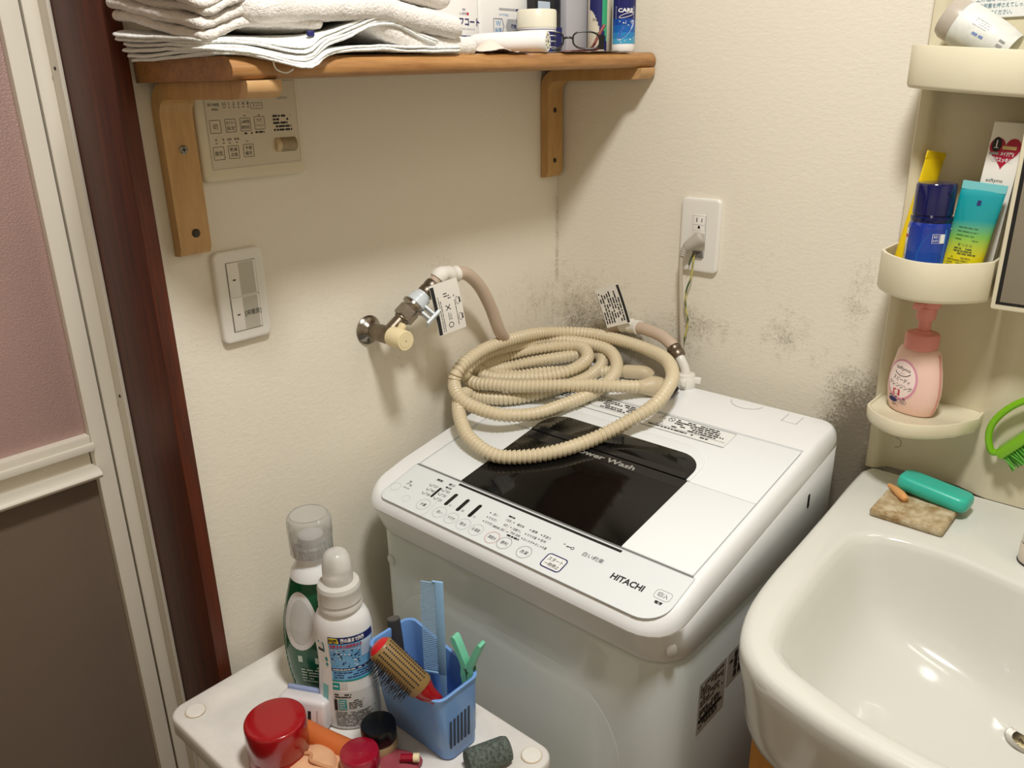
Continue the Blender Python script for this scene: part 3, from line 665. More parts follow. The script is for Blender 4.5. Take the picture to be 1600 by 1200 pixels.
sw = thing('light_switch', 'white double rocker switch plate marked for floor heating, below the left bracket', 'switch', (0, -0.6656, 1.1588))
build('plate', wall_plate(plane_fn((0, -0.6656, 1.1588), (0, 1, 0), (0, 0, 1)), 0.035, 0.06, 0.0085), mPlate, sw, smooth=60)
build('rocker', MB().rbox(0.004, 0.0102, -0.6848, -0.6442, 1.1595, 1.2035, 0.001, 2), mPlate, sw)
build('rocker', MB().rbox(0.004, 0.0102, -0.6848, -0.6442, 1.1140, 1.1581, 0.001, 2), mPlate, sw)
SWF = plane_fn((0.0102, 0, 0), (0, 1, 0), (0, 0, 1))
pr = Print(SWF, 0.0002); pr.rect(-0.6690, 1.1605, -0.6475, 1.2025, 1); pr.rect(-0.6690, 1.1150, -0.6475, 1.1570, 1)
pr.rect(-0.6790, 1.1805, -0.6748, 1.1823, 0); pr.rect(-0.6790, 1.1347, -0.6748, 1.1365, 0)
build('inset', pr, [mInk, mPlateGrey], sw, flat=True)
pr = Print(plane_fn((0.0086, 0, 0), (0, 1, 0), (0, 0, 1)), 0.0002); pr.outline([(-0.6856, 1.1132), (-0.6436, 1.1132), (-0.6436, 1.2043), (-0.6856, 1.2043)], 0.0008, 0); build('rocker_gap', pr, mInk, sw, flat=True)
pr = Print(SWF, 0.0005); pr.text('[床暖房]', -0.6560, 1.1354, h=0.0085, wdt=0.0235); build('lettering', pr, mInk, sw, flat=True)

# ------------------------------------------------------------------ wall tap, water supply hose
tp = thing('wall_tap', 'old chrome wall tap with a cream knob and hose coupling, on the left wall', 'tap', (0.0, -0.4621, 1.0636))
T = axis_T((0.0005, -0.4621, 1.0636), (1, 0, 0))
build('flange', MB().lathe([(0.0225, 0), (0.0225, 0.002), (0.019, 0.006), (0.0125, 0.0095), (0.011, 0.0125)], T, 32), mChrome, tp)
build('tap_body', MB().lathe([(0.0105, 0.008), (0.0105, 0.018), (0.0125, 0.020), (0.0135, 0.030), (0.0135, 0.060), (0.0125, 0.062)], T, 28), mDullMetal, tp)
ax = Vector((0.012, 0.062, 0.046)).normalized(); o1 = Vector((0.044, -0.4621, 1.0640))
build('outlet', MB().lathe([(0.0105, 0.0), (0.0105, 0.030), (0.0125, 0.032), (0.0125, 0.036)], axis_T(o1, ax), 24), mDullMetal, tp)
build('hex_coupling', MB().lathe([(0.0150, 0.034), (0.0165, 0.036), (0.0165, 0.052), (0.0150, 0.054)], axis_T(o1, ax), 6).lathe([(0.0140, 0.052), (0.0150, 0.055), (0.0190, 0.058), (0.0190, 0.062), (0.0150, 0.064)], axis_T(o1, ax), 28), mChrome, tp, smooth=30)
T2 = axis_T(Vector((0.056, -0.4621, 1.0636)), Vector((1, -0.06, -0.02)))
kb = build('knob', MB().lathe([(0.0142, 0.0), (0.0150, 0.001), (0.0150, 0.031), (0.0140, 0.0325)], T2, 32).rbox(0.013, 0.0235, -0.004, 0.004, 0.004, 0.014, 0.0015, 2, T=T2 @ Matrix.Rotation(radians(50), 4, 'Z')), mCream, tp)
pk = MB(); pk.lathe([(0.0102, 0.0326), (0.0102, 0.0329)], T2, 28, cap0=False); build('knob_disc', pk, mCream, kb)
kd = MB(); kd.lathe([(0.0011, 0.033), (0.0011, 0.0332)], T2, 8); build('knob_mark', kd, mGap, kb)

hs = thing('water_supply_hose', 'taupe rubber water hose running from the wall tap to the washing machine', 'hose', (0.1, -0.3, 1.0))
c0 = o1 + ax * 0.062
build('connector', MB().lathe([(0.0145, 0), (0.0165, 0.002), (0.0165, 0.010), (0.0148, 0.012), (0.0148, 0.018), (0.0120, 0.020), (0.0120, 0.024)], axis_T(c0, ax), 28), mClip, hs)
cl = axis_T(c0 + ax * 0.006, ax)
side = Vector((0.75, 0.45, -0.5)); side = (side - ax * side.dot(ax)).normalized(); per = ax.cross(side)
mb = MB()
for s_ in (-0.006, 0.004):
    a = c0 + ax * (0.004 + s_) + side * 0.012
    T = Matrix((side, per, ax)).transposed().to_4x4(); T.translation = a
    mb.rbox(0, 0.024, -0.008, 0.008, -0.002, 0.002, 0.001, 1, T=T)
a = c0 + ax * 0.003 + side * 0.012; T = Matrix((side, per, ax)).transposed().to_4x4(); T.translation = a
mb.rbox(0.020, 0.025, -0.010, 0.010, -0.014, 0.014, 0.001, 1, T=T)
build('connector_clip', mb, mClip, hs)
build('ferrule', MB().lathe([(0.0118, 0.022), (0.0128, 0.024), (0.0128, 0.032), (0.0118, 0.034), (0.0128, 0.036), (0.0128, 0.044), (0.0115, 0.046)], axis_T(c0, ax), 24), mDullMetal, hs)
h0 = c0 + ax * 0.044
hw_ = catmull([h0, h0 + ax * 0.02 + Vector((0, 0, 0.002)), (0.058, -0.338, 1.134), (0.056, -0.305, 1.130), (0.054, -0.272, 1.104), (0.051, -0.243, 1.062), (0.046, -0.215, 1.010), (0.030, -0.175, 0.980), (0.014, -0.120, 0.955), (0.014, -0.050, 0.944), (0.075, -0.022, 0.946), (0.115, -0.018, 0.956), (0.145, -0.018, 0.984), (0.172, -0.022, 1.000), (0.195, -0.028, 1.004), (0.225, -0.036, 1.006), (0.262, -0.043, 1.003), (0.287, -0.049, 0.993), (0.298, -0.052, 0.983)], 8)
hw_ = resample(hw_, 0.005)
build('rubber_tube', MB().tube(hw_, 0.0105, 16), mHoseTaupe, hs, smooth=60)
e0, e1 = hw_[-1], hw_[-4]; ed = (e0 - e1).normalized()
build('ferrule', MB().lathe([(0.0112, -0.012), (0.0122, -0.010), (0.0122, -0.004), (0.0112, -0.002), (0.0122, 0.0), (0.0122, 0.008), (0.0110, 0.010)], axis_T(e0, ed), 24), mDullMetal, hs)
nk = catmull([e0 + ed * 0.008, e0 + ed * 0.017, (0.3165, -0.0545, 0.9600), (0.3195, -0.0550, 0.9500), (0.3200, -0.0550, 0.9380)], 6)
build('elbow', MB().tube(nk, 0.0078, 16), mPlate, hs)
T = Matrix.Translation((0.320, -0.055, 0.9225))
build('union_nut', MB().lathe([(0.0165, 0.0045), (0.0175, 0.007), (0.0175, 0.020), (0.0160, 0.022), (0.0150, 0.028), (0.0110, 0.029)], T, 32), mPlate, hs)
wing = MB()
for a in (20, 200, 110, 290):
    wing.rbox(0.012, 0.026, -0.0045, 0.0045, 0.013, 0.0235, 0.002, 2, T=T @ Matrix.Rotation(radians(a), 4, 'Z'))
build('nut_wings', wing, mPlate, hs)
build('gasket', MB().lathe([(0.0155, 0.0022), (0.0160, 0.0045)], T, 28), mInk, hs)
# paper sleeve and hanging tag near the tap
sl = [p for p in hw_ if (p - h0).length < 0.056 and (p - h0).length > 0.010]
build('paper_sleeve', MB().tube(sl, 0.0125, 18, rf=lambda i: 0.0125 + 0.0012 * sin(i * 1.3)), mPaper, hs, smooth=60)
def tag(o, ux, uy, wd, ht, bend, seed, dark, name='hose_tag'):
    """a paper tag, thin but solid, bent along its height; returns its surface function"""
    o = Vector(o); ux = Vector(ux).normalized(); uy = Vector(uy); uy = (uy - ux * uy.dot(ux)).normalized(); nz = ux.cross(uy)
    fn = lambda x, y, h=0.0: o + ux * x + uy * y + nz * (h + bend * (y / ht) ** 2)
    R_ = [[fn(wd * i / 2, ht * j / 8, 0) for i in range(3)] for j in range(9)]; B_ = [[fn(wd * i / 2, ht * j / 8, -0.0005) for i in range(3)] for j in range(9)]
    t_ = build(name, MB().grid(R_).grid(B_), mPaper, hs)
    return fn, t_
fn, t_ = tag((0.080, -0.3890, 1.0500), (0.25, 1.0, 0.16), (0.02, -0.02, 1), 0.049, 0.080, -0.006, 3, 0)
pr = Print(fn, 0.0003)
for j in range(8):
    pr.rect(0.0005, 0.001 + 0.0095 * j, 0.0065, 0.001 + 0.0095 * (j + 1))
pr.lines(0.0085, 0.004, 0.0145, 0.066, 2, 0, 41, 0.35, vert=True); pr.lines(0.0360, 0.008, 0.0385, 0.066, 1, 0, 42, 0.4, vert=True)
pr.outline(circ(0.024, 0.012, 0.0045, 18), 0.0010); pr.lines(0.021, 0.020, 0.028, 0.032, 3, 0, 43, 0.3, vert=True); pr.line(0.020, 0.036, 0.028, 0.044, 0.0012); pr.line(0.028, 0.036, 0.020, 0.044, 0.0012); pr.lines(0.020, 0.052, 0.033, 0.064, 3, 0, 44, 0.35)
for yy in (0.020, 0.046): pr.outline(circ(0.0420, yy, 0.0032, 16, 0.0062), 0.0006); pr.lines(0.0445, yy - 0.004, 0.0475, yy + 0.005, 1, 0, 45, 0.7, vert=True)
build('tag_print', pr, mInk, t_, flat=True)
# sleeve and upright tag near the machine end
sl = [p for p in hw_ if 0.165 < p.x < 0.212 and p.z > 0.99 and p.y > -0.06]
build('paper_sleeve', MB().tube(sl, 0.0125, 18, rf=lambda i: 0.0125 + 0.001 * sin(i * 1.7)), mPaper, hs, smooth=60)
fn, t_ = tag((0.1520, -0.0475, 0.9975), (0.93, 0.05, 0.36), (-0.40, 0.02, 0.93), 0.052, 0.072, 0.006, 3, 0)
pr = Print(fn, 0.0003)
for j in range(7): pr.rect(0.0460, 0.001 + 0.0098 * j, 0.0510, 0.001 + 0.0098 * (j + 1))
pr.lines(0.0025, 0.006, 0.0445, 0.068, 8, 0, 47, 0.5, vert=True)
for a in ((0.0003, 0.0010),): 
    for j in range(7): pr.rect(a[0], 0.0005 + 0.0092 * j, a[1], 0.0005 + 0.0092 * (j + 1))
build('tag_print', pr, mInk, t_, flat=True)

# ------------------------------------------------------------------ outlet and power cord
ot = thing('wall_outlet', 'white double wall outlet plate with earth terminal on the back wall', 'outlet', (0.3021, 0, 1.173))
build('plate', wall_plate(plane_fn((0.3021, 0, 1.173), (1, 0, 0), (0, 0, 1)), 0.035, 0.06, 0.0085), mPlate, ot, smooth=60)
build('socket', MB().rbox(0.2905, 0.3137, -0.0098, -0.004, 1.139, 1.207, 0.0008, 2), mPlate, ot)
OF = plane_fn((0.3021, -0.0098, 1.173), (1, 0, 0), (0, 0, 1))
pr = Print(OF, 0.0002)
pr.rect(-0.0052, 0.0220, -0.0036, 0.0290); pr.rect(0.0042, 0.0222, 0.0056, 0.0284); pr.poly(circ(0.0000, 0.0145, 0.0020, 12)); pr.rect(-0.0020, 0.0118, 0.0020, 0.0145)
pr.rect(-0.0052, -0.0095, -0.0036, -0.0030); pr.rect(0.0042, -0.0095, 0.0056, -0.0030)
build('slots', pr, mBlack, ot, flat=True)
pr = Print(OF, 0.00015); pr.outline([(-0.0112, 0.0085), (0.0108, 0.0085), (0.0108, 0.0325), (-0.0112, 0.0325)], 0.0004); pr.line(-0.0108, 0.0178, 0.0104, 0.0178, 0.0005); pr.line(0.0122, -0.034, 0.0122, 0.034, 0.0008)
build('face_seam', pr, mInkGrey, ot, flat=True)
build('earth_terminal', MB().rbox(0.294, 0.3128, -0.0125, -0.006, 1.1375, 1.1475, 0.0008, 1), mGap, ot)
for x in (0.3010, 0.3085): build('terminal_screw', MB().lathe([(0.0022, 0), (0.0022, 0.001)], axis_T((x, -0.0125, 1.1425), (0, -1, 0)), 10), mScrew, ot)
pc = thing('power_cord', 'grey angled power plug with its cord and green-yellow earth wire in the outlet', 'power cord', (0.30, -0.02, 1.15))
T = axis_T((0.3060, -0.0100, 1.1690), (-0.02, -1, -0.05))
pgp = catmull([(0.3135, -0.0175, 1.1735), (0.3105, -0.0190, 1.1712), (0.3030, -0.0212, 1.1655), (0.2945, -0.0238, 1.1590), (0.2900, -0.0250, 1.1545)], 4)
build('plug', MB().tube(pgp, 0.010, 20, rf=lambda i: (0.0078, 0.0100, 0.0112, 0.0116)[i] if i < 4 else 0.0118 - 0.0044 * ((i - 3) / 13.0) ** 1.3).rbox(0.2985, 0.3135, -0.0160, -0.0099, 1.1560, 1.1790, 0.002, 2), mGreyPlug, pc, smooth=60)
sr = catmull([(0.2950, -0.0238, 1.1592), (0.2900, -0.0250, 1.1545), (0.2865, -0.0260, 1.1495), (0.2842, -0.0268, 1.1420)], 6)
build('strain_relief', MB().tube(sr, 0.006, 12, rf=lambda i: 0.0080 - 0.00016 * i + (0.0003 if i % 3 == 0 else -0.0003)), mGreyPlug, pc, smooth=30)
build('cable', MB().tube(resample(catmull([(0.2842, -0.0268, 1.1450), (0.2820, -0.0262, 1.1300), (0.2815, -0.0230, 1.1000), (0.2830, -0.0200, 1.0600), (0.2850, -0.0180, 1.0200), (0.2870, -0.0160, 0.9850), (0.2900, -0.0160, 0.9450), (0.2920, -0.0170, 0.9150)], 6), 0.006), 0.0036, 10), mGreyCord, pc, smooth=60)
build('earth_wire', MB().tube(resample(catmull([(0.2990, -0.0130, 1.1420), (0.2985, -0.0150, 1.1300), (0.2965, -0.0150, 1.1050), (0.2890, -0.0130, 1.0850), (0.2865, -0.0120, 1.0680), (0.2885, -0.0110, 1.0450), (0.2930, -0.0110, 1.0300), (0.2920, -0.0110, 1.0120), (0.2890, -0.0120, 0.9950), (0.2860, -0.0120, 0.9500)], 6), 0.005), 0.0014, 8), mEarth, pc, smooth=60)
build('wire_end', MB().tube([(0.2960, -0.0125, 1.1420), (0.2930, -0.0150, 1.1330), (0.2910, -0.0160, 1.1240)], 0.0011, 8), mat('dark_green_wire', (44, 66, 40), 0.5), pc)

# ------------------------------------------------------------------ wash stand: back unit with bins and mirror
vu = thing('vanity_back_unit', 'cream moulded wash stand back unit with a ledge, two storage bins and mirror edge', 'vanity', (0.915, 0, 0.87))
prof = [(0.6155, -0.0003), (0.6155, -0.0265), (0.6175, -0.0295), (0.6205, -0.0300), (0.6270, -0.0300), (0.6320, -0.0270), (0.6365, -0.0190), (0.6430, -0.0125), (0.6520, -0.0110), (0.7250, -0.0110), (0.7420, -0.0135), (0.7560, -0.0200), (0.7680, -0.0270), (0.7800, -0.0300), (1.214, -0.0300), (1.214, -0.0003)]
build('back_panel', MB().loft([[Vector((x, y, z)) for x, y in prof] for z in (0.8632, 1.1, 1.4, 1.78)]), mVan, vu, smooth=45)
def bin_outline(x0, x1, yb, ys, yf, n=14):
    """plan outline of a bin: back edge, straight left side, bulging front"""
    L = [(x0, yb), (x0, ys + 0.004)]
    for k in range(n + 1):
        t = k / n; L.append((x0 + (x1 - x0) * t + (0.0012 if k == 0 else 0), ys - (ys - yf) * -1 * 0 + (yf - ys) * (sin(pi * t) ** 0.8)))
    L += [(x1, ys + 0.004), (x1, yb)]
    return L
def make_bin(name, x0, x1, z0, z1, yb, ys, yf, th=0.0035, slope=0.0, rnd=0.005):
    o = bin_outline(x0, x1, yb, ys, yf); i_ = bin_outline(x0 + th, x1 - th, yb, ys + th, yf + th)
    c = Vector(((x0 + x1) / 2, yb)); zz = lambda x: slope * (x - x0)
    def L(pl, z, s=1.0): return [Vector((c.x + (x - c.x) * s, c.y + (y - c.y) * s, z + zz(x))) for x, y in pl]
    q = MB().loft([L(o, z0, 0.955), L(o, z0 + rnd * 0.25, 0.982), L(o, z0 + rnd, 1.0), L(o, z1 - 0.001), L(o, z1, 0.997), L(i_, z1, 1.003), L(i_, z1 - 0.001), L(i_, z0 + 0.004)], True, True)
    return build(name, q, mVanBin, vu, smooth=50)
make_bin('upper_bin', 0.6165, 0.7750, 1.3990, 1.4480, -0.010, -0.095, -0.122, slope=-0.085)
make_bin('middle_bin', 0.6160, 0.7490, 1.1500, 1.2005, -0.010, -0.098, -0.150)
# bottom ledge with a cut-off right corner
lo_ = bin_outline(0.6230, 0.7350, -0.010, -0.088, -0.128); lo_ = lo_[:-2] + [(0.7380, -0.086), (0.7560, -0.048), (0.7560, -0.010)]
c = Vector((0.685, -0.02))
def LL(z, s): return [Vector((c.x + (x - c.x) * s, c.y + (y - c.y) * s, z)) for x, y in lo_]
build('bottom_ledge', MB().loft([LL(0.9600, 0.93), LL(0.9610, 0.96), LL(0.9660, 0.99), LL(0.9790, 1.0), LL(0.9815, 0.993), LL(0.9815, 0.95), LL(0.9795, 0.93)]), mVanBin, vu, smooth=50)
q = Print(plane_fn((0.6495, -0.0112, 0.9040), (1, 0, 0), (0, 0, 1)), 0.0004); q.outline(circ(0, 0, 0.0078, 24), 0.0007); build('hole_plug', q, mGap, vu, flat=True)
# mirror door on the right
build('mirror_frame', MB().rbox(0.7525, 1.214, -0.1000, -0.0302, 1.1440, 1.78, 0.003, 2), mMirrorFr, vu)
q = Print(plane_fn((0, -0.1001, 0), (1, 0, 0), (0, 0, 1)), 0.0003); q.rect(0.7580, 1.1510, 1.2085, 1.7750); build('mirror_gasket', q, mBlack, vu, flat=True)
q = Print(plane_fn((0, -0.1001, 0), (1, 0, 0), (0, 0, 1)), 0.0006); q.rect(0.7625, 1.1545, 1.2045, 1.7710); build('mirror', q, mMirror, vu, flat=True)
q = MB().rbox(0.6440, 0.7440, -0.0145, -0.0112, 1.4760, 1.5600, 0.001, 1); build('notice_plate', q, mLabelW, vu)
pr = Print(plane_fn((0.0, -0.0146, 0.0), (1, 0, 0), (0, 0, 1)), 0.0003)
pr.text('で内部蓋を押さえてしっか', 0.6880, 1.4905, h=0.0052, wdt=0.056); pr.text('りとはめてください。', 0.6805, 1.4828, h=0.0052, wdt=0.041); pr.text('上げ過ぎに注意し平手', 0.6880, 1.4980, h=0.0052, wdt=0.056)
build('notice_lettering', pr, mat('teal_ink', (58, 120, 140), 0.6), vu, flat=True)

# ------------------------------------------------------------------ wash basin
wbn = thing('wash_basin', 'glossy off-white ceramic wash basin on a wooden cabinet, beside the washing machine', 'sink', (0.915, -0.3, 0))
OUT = [(0.6155, -0.0305), (0.6172, -0.10), (0.6212, -0.1727), (0.6264, -0.2927), (0.6300, -0.38), (0.6355, -0.44), (0.6446, -0.483), (0.660, -0.522), (0.682, -0.548), (0.7094, -0.5645), (0.7553, -0.580), (0.8107, -0.589), (0.87, -0.5925), (0.915, -0.593)]
INN = [(0.915, -0.238), (0.8644, -0.2290), (0.793, -0.2135), (0.742, -0.2115), (0.703, -0.219), (0.683, -0.236), (0.6745, -0.262), (0.6735, -0.32), (0.6754, -0.37), (0.678, -0.41), (0.6808, -0.4525), (0.6915, -0.5005), (0.708, -0.520), (0.7293, -0.533), (0.7985, -0.5534), (0.85, -0.5605), (0.915, -0.563)]
def closed(half, back=None):
    h = [Vector((x, y, 0)) for x, y in half]; m2 = [Vector((1.83 - p.x, p.y, 0)) for p in reversed(h)]
    P = h + [p for p in m2 if (p - h[-1]).length > 1e-5]
    P = [p for i, p in enumerate(P) if (p - P[i - 1]).length > 1e-5]
    return P
def by_angle(P, c, N):
    """resample a closed outline at N equal angles round c"""
    out = []
    for k in range(N):
        a = -pi / 2 + 2 * pi * k / N; d = Vector((cos(a), sin(a))); best = None
        for i in range(len(P)):
            p, q2 = P[i - 1].xy - c, P[i].xy - c; e = q2 - p; den = d.x * e.y - d.y * e.x
            if abs(den) < 1e-12: continue
            t_ = (p.x * e.y - p.y * e.x) / den; s_ = (p.x * d.y - p.y * d.x) / den
            if t_ > 0 and -1e-9 <= s_ <= 1 + 1e-9 and (best is None or t_ > best): best = t_
        out.append(c + d * best)
    return out
cc = Vector((0.915, -0.38)); N = 180
def smooth_half(h): return [(p.x, p.y) for p in catmull([(x, y, 0) for x, y in h], 6)]
PO = by_angle(closed(OUT[:1] + smooth_half(OUT)[1:]), cc, N); PI_ = by_angle(closed(smooth_half(INN)), cc, N)
DR = Vector((0.908, -0.302))
L = []
def ring(P, f, z): L.append([Vector((*(f(p)), z)) for p in P])
def toward(P, d):
    out = []
    for p in P:
        v = cc - p; out.append(p + v.normalized() * d)
    return out
def skirt(P, d):   # pulled in at front and sides, never at the back
    out = []
    for p in P:
        v = (cc - p).normalized(); out.append(Vector((p.x + v.x * d, p.y + (v.y * d if p.y < -0.10 else 0))))
    return out
idn = lambda p: (p.x, p.y)
for d_, z in ((0.070, 0.7400), (0.045, 0.7402), (0.031, 0.7415), (0.023, 0.7450), (0.0165, 0.7520), (0.0125, 0.7640), (0.009, 0.785), (0.005, 0.812), (0.001, 0.835), (0.0, 0.848), (0.0008, 0.854), (0.004, 0.8595), (0.009, 0.8620), (0.014, 0.8625)): ring(skirt(PO, d_), idn, z)
for d_, z in ((-0.010, 0.8620), (-0.005, 0.8608), (0.0, 0.8575)): ring(toward(PI_, d_), idn, z)
for t_, z in ((0.020, 0.850), (0.05, 0.830), (0.085, 0.805), (0.13, 0.780), (0.19, 0.760), (0.27, 0.746), (0.38, 0.735), (0.52, 0.727), (0.68, 0.7215), (0.82, 0.7185), (0.90, 0.7165)):
    ring(PI_, lambda p, t_=t_: tuple(p.lerp(DR, t_)), z)
L.append([Vector((DR.x + 0.021 * cos(-pi / 2 + 2 * pi * k / N), DR.y + 0.021 * sin(-pi / 2 + 2 * pi * k / N), 0.7155)) for k in range(N)])
L.append([Vector((DR.x + 0.019 * cos(-pi / 2 + 2 * pi * k / N), DR.y + 0.019 * sin(-pi / 2 + 2 * pi * k / N), 0.700)) for k in range(N)])
build('basin', MB().loft(L, False, True), mCeramic, wbn, smooth=60)
TD = Matrix.Translation((DR.x, DR.y, 0.7150))
dr = build('drain', MB().lathe([(0.0225, 0.0012), (0.0215, 0.0024), (0.0150, 0.0018), (0.0140, -0.002), (0.0130, -0.012)], TD, 40, cap0=False, cap1=False), mSteel, wbn)
gr = MB().lathe([(0.0130, -0.0125), (0.0060, -0.0105)], TD, 28, cap0=False, cap1=True)
build('drain_plug', gr, mCream, dr)
gr = MB()
for k in range(6):
    a = pi * k / 3; gr.rbox(0.0065, 0.0125, -0.0010, 0.0010, -0.0105, -0.0085, 0, T=TD @ Matrix.Rotation(a, 4, 'Z'))
build('drain_grate', gr, mSteel, dr)
cb = build('cabinet', MB().rbox(0.672, 0.688, -0.488, -0.004, 0.03, 0.7380, 0.001, 1).rbox(1.142, 1.158, -0.488, -0.004, 0.03, 0.7380, 0.001, 1).rbox(0.6885, 1.1415, -0.488, -0.473, 0.03, 0.7380, 0.001, 1).rbox(0.6885, 1.1415, -0.4725, -0.004, 0.03, 0.045, 0.001, 1), mCab, wbn)
build('cabinet_door', MB().rbox(0.676, 0.914, -0.503, -0.4885, 0.06, 0.732, 0.002, 2), mCab, wbn)
build('cabinet_door', MB().rbox(0.916, 1.154, -0.503, -0.4885, 0.06, 0.732, 0.002, 2), mCab, wbn)
build('plinth', MB().rbox(0.676, 1.154, -0.47, -0.01, 0.0, 0.031, 0), mGap, wbn)

bt = thing('basin_tap', 'pale tap base standing on the basin deck at the right edge', 'tap', (0.8660, -0.1660, 0.8625))
TB = Matrix.Translation((0.8660, -0.1660, 0.8628))
build('tap_base', MB().lathe([(0.0200, 0), (0.0208, 0.002), (0.0208, 0.022), (0.0200, 0.024)], TB, 36), mat('pale_tap', (216, 204, 188), 0.25, coat=0.3), bt)
build('base_ring', MB().lathe([(0.0212, 0), (0.0212, 0.0018)], TB, 36, cap1=False), mBlack, bt); build('column_ring', MB().lathe([(0.0190, 0.024), (0.0190, 0.0258)], TB, 36), mBlack, bt)
build('tap_column', MB().lathe([(0.0195, 0.0258), (0.0200, 0.028), (0.0192, 0.060), (0.0170, 0.085), (0.012, 0.090)], TB, 36), mat('tap_column', (226, 214, 200), 0.18, coat=0.4), bt)
build('spout', MB().tube(catmull([(0.874, -0.172, 0.935), (0.892, -0.200, 0.948), (0.908, -0.240, 0.950), (0.915, -0.272, 0.940)], 6), 0.0095, 16, rf=lambda i: 0.0115 - 0.00015 * i), bpy.data.materials['tap_column'], bt, smooth=60)
q = MB().lathe([(0.0022, 0), (0.0022, 0.0008)], axis_T((0.8490, -0.1745, 0.909), (-1, -0.45, 0)), 10); build('red_dot', q, mInkRed, bt)

# sponge, two soaps, scrubbing brush
sp = thing('sponge', 'worn yellowish sponge slab lying on the basin deck under the soap', 'sponge', (0.718, -0.139, 0.8626))
def cushion(x0, x1, y0, y1, z0, t, r, nx, ny, fn=None, rc=0.006, jit=0.0, seed=0, pile=0.0):
    """soft slab: grid top and bottom, rounded edges; fn(x,y,s)->offset with s = -1 bottom, 1 top"""
    def edge(u, v):
        dx = min(u, 1 - u) * (x1 - x0); dy = min(v, 1 - v) * (y1 - y0); d_ = min(dx, dy)
        return sqrt(max(0.0, 1 - (1 - min(d_ / r, 1)) ** 2))
    def us(n, L_):
        e = min(0.45, r / L_); a = [0, e * 0.12, e * 0.4, e * 0.75]; m_ = [e + (1 - 2 * e) * k / n for k in range(n + 1)]
        return a + m_ + [1 - q3 for q3 in reversed(a)]
    U, V = us(nx, x1 - x0), us(ny, y1 - y0); top, bot = [], []
    for u in U:
        rt, rb_ = [], []
        for v in V:
            x = x0 + (x1 - x0) * u; y = y0 + (y1 - y0) * v
            # round the plan corners
            cx = min(max(x, x0 + rc), x1 - rc); cy = min(max(y, y0 + rc), y1 - rc); ddx, ddy = x - cx, y - cy; dl_ = hypot(ddx, ddy)
            if dl_ > 1e-9 and ddx and ddy:
                k_ = max(abs(ddx), abs(ddy)) / dl_; x, y = cx + ddx * k_, cy + ddy * k_
            h = t / 2 * edge(u, v); zc = z0 + t / 2
            for s_, rw in ((1, rt), (-1, rb_)):
                p = Vector((x, y, zc + s_ * h))
                if jit: p.z += s_ * jit * noise.noise(Vector((x * 60, y * 60, seed + s_ * 3)))
                if pile:
                    q_ = Vector((x * 210, y * 210, zc * 300 + seed)); ed_ = edge(u, v)
                    p += Vector((noise.noise(q_ + Vector((9, 0, s_ * h * 500))), noise.noise(q_ + Vector((0, 7, s_ * h * 500))), noise.noise(q_ + Vector((0, 0, s_ * h * 500 + 5))) * ed_)) * pile * (1.0 if ed_ > 0.01 else 0.6)
                if fn: p += Vector(fn(x, y, s_))
                rw.append(p)
        top.append(rt); bot.append(rb_)
    return MB().grid(top).grid(bot)
kS = NT('sponge_foam'); pz = kS.coord(); nn_ = kS.noise(pz, 60, 5, 0.65)
kS.link(kS.ramp(nn_, 0.35, 0.65, lin((150, 120, 72)), lin((206, 192, 160))), kS.b.inputs['Base Color']); kS.b.inputs['Roughness'].default_value = 0.95; kS.bump(kS.noise(pz, 500, 3, 0.7), 0.7, 0.002)
sponge = cushion(0.6730, 0.7640, -0.1790, -0.1000, 0.8626, 0.0125, 0.003, 12, 10, None, 0.004, 0.0010, 5)
build('foam', sponge, kS.m, sp, weld=True)
sb = thing('soap_bar', 'turquoise bar of soap lying partly on the sponge', 'soap', (0.728, -0.100, 0.88))
so = MB(); pts = rrect(-0.046, 0.046, -0.0215, 0.0215, 0.012, 8)
def sc(s_, z): return [Vector((x * s_[0], y * s_[1], z)) for x, y in pts]
so.loft([sc((0.93, 0.84), -0.0095), sc((0.98, 0.95), -0.007), sc((1, 1), -0.001), sc((0.985, 0.965), 0.006), sc((0.95, 0.87), 0.0092), sc((0.90, 0.76), 0.0102), sc((0.5, 0.4), 0.0098)])
so.xf(Matrix.Translation((0.7300, -0.0985, 0.8862)) @ Matrix.Rotation(radians(-4), 4, 'Z') @ Matrix.Rotation(radians(6), 4, 'Y') @ Matrix.Rotation(radians(-4), 4, 'X'))
build('bar', so, mat('turquoise_soap', (56, 186, 164), 0.32, sss=0.2, mottled=0.10, mscale=40), sb, smooth=60)
ss = thing('soap_sliver', 'small orange sliver of used soap lying on the sponge', 'soap', (0.69, -0.12, 0.876))
q = catmull([(0.6735, -0.1030, 0.8775), (0.6830, -0.1120, 0.8790), (0.6930, -0.1230, 0.8796), (0.7010, -0.1320, 0.8802), (0.7050, -0.1365, 0.8792)], 5)
build('sliver', MB().tube(q, 0.005, 14, rf=lambda i: 0.0033 + 0.0022 * sin(pi * min(1, i / 19) * 0.9) ** 2 + 0.0010 * (i / 20) - (0.002 if i == 20 else 0)), mat('orange_soap', (214, 158, 98), 0.4, sss=0.2), ss, smooth=60)

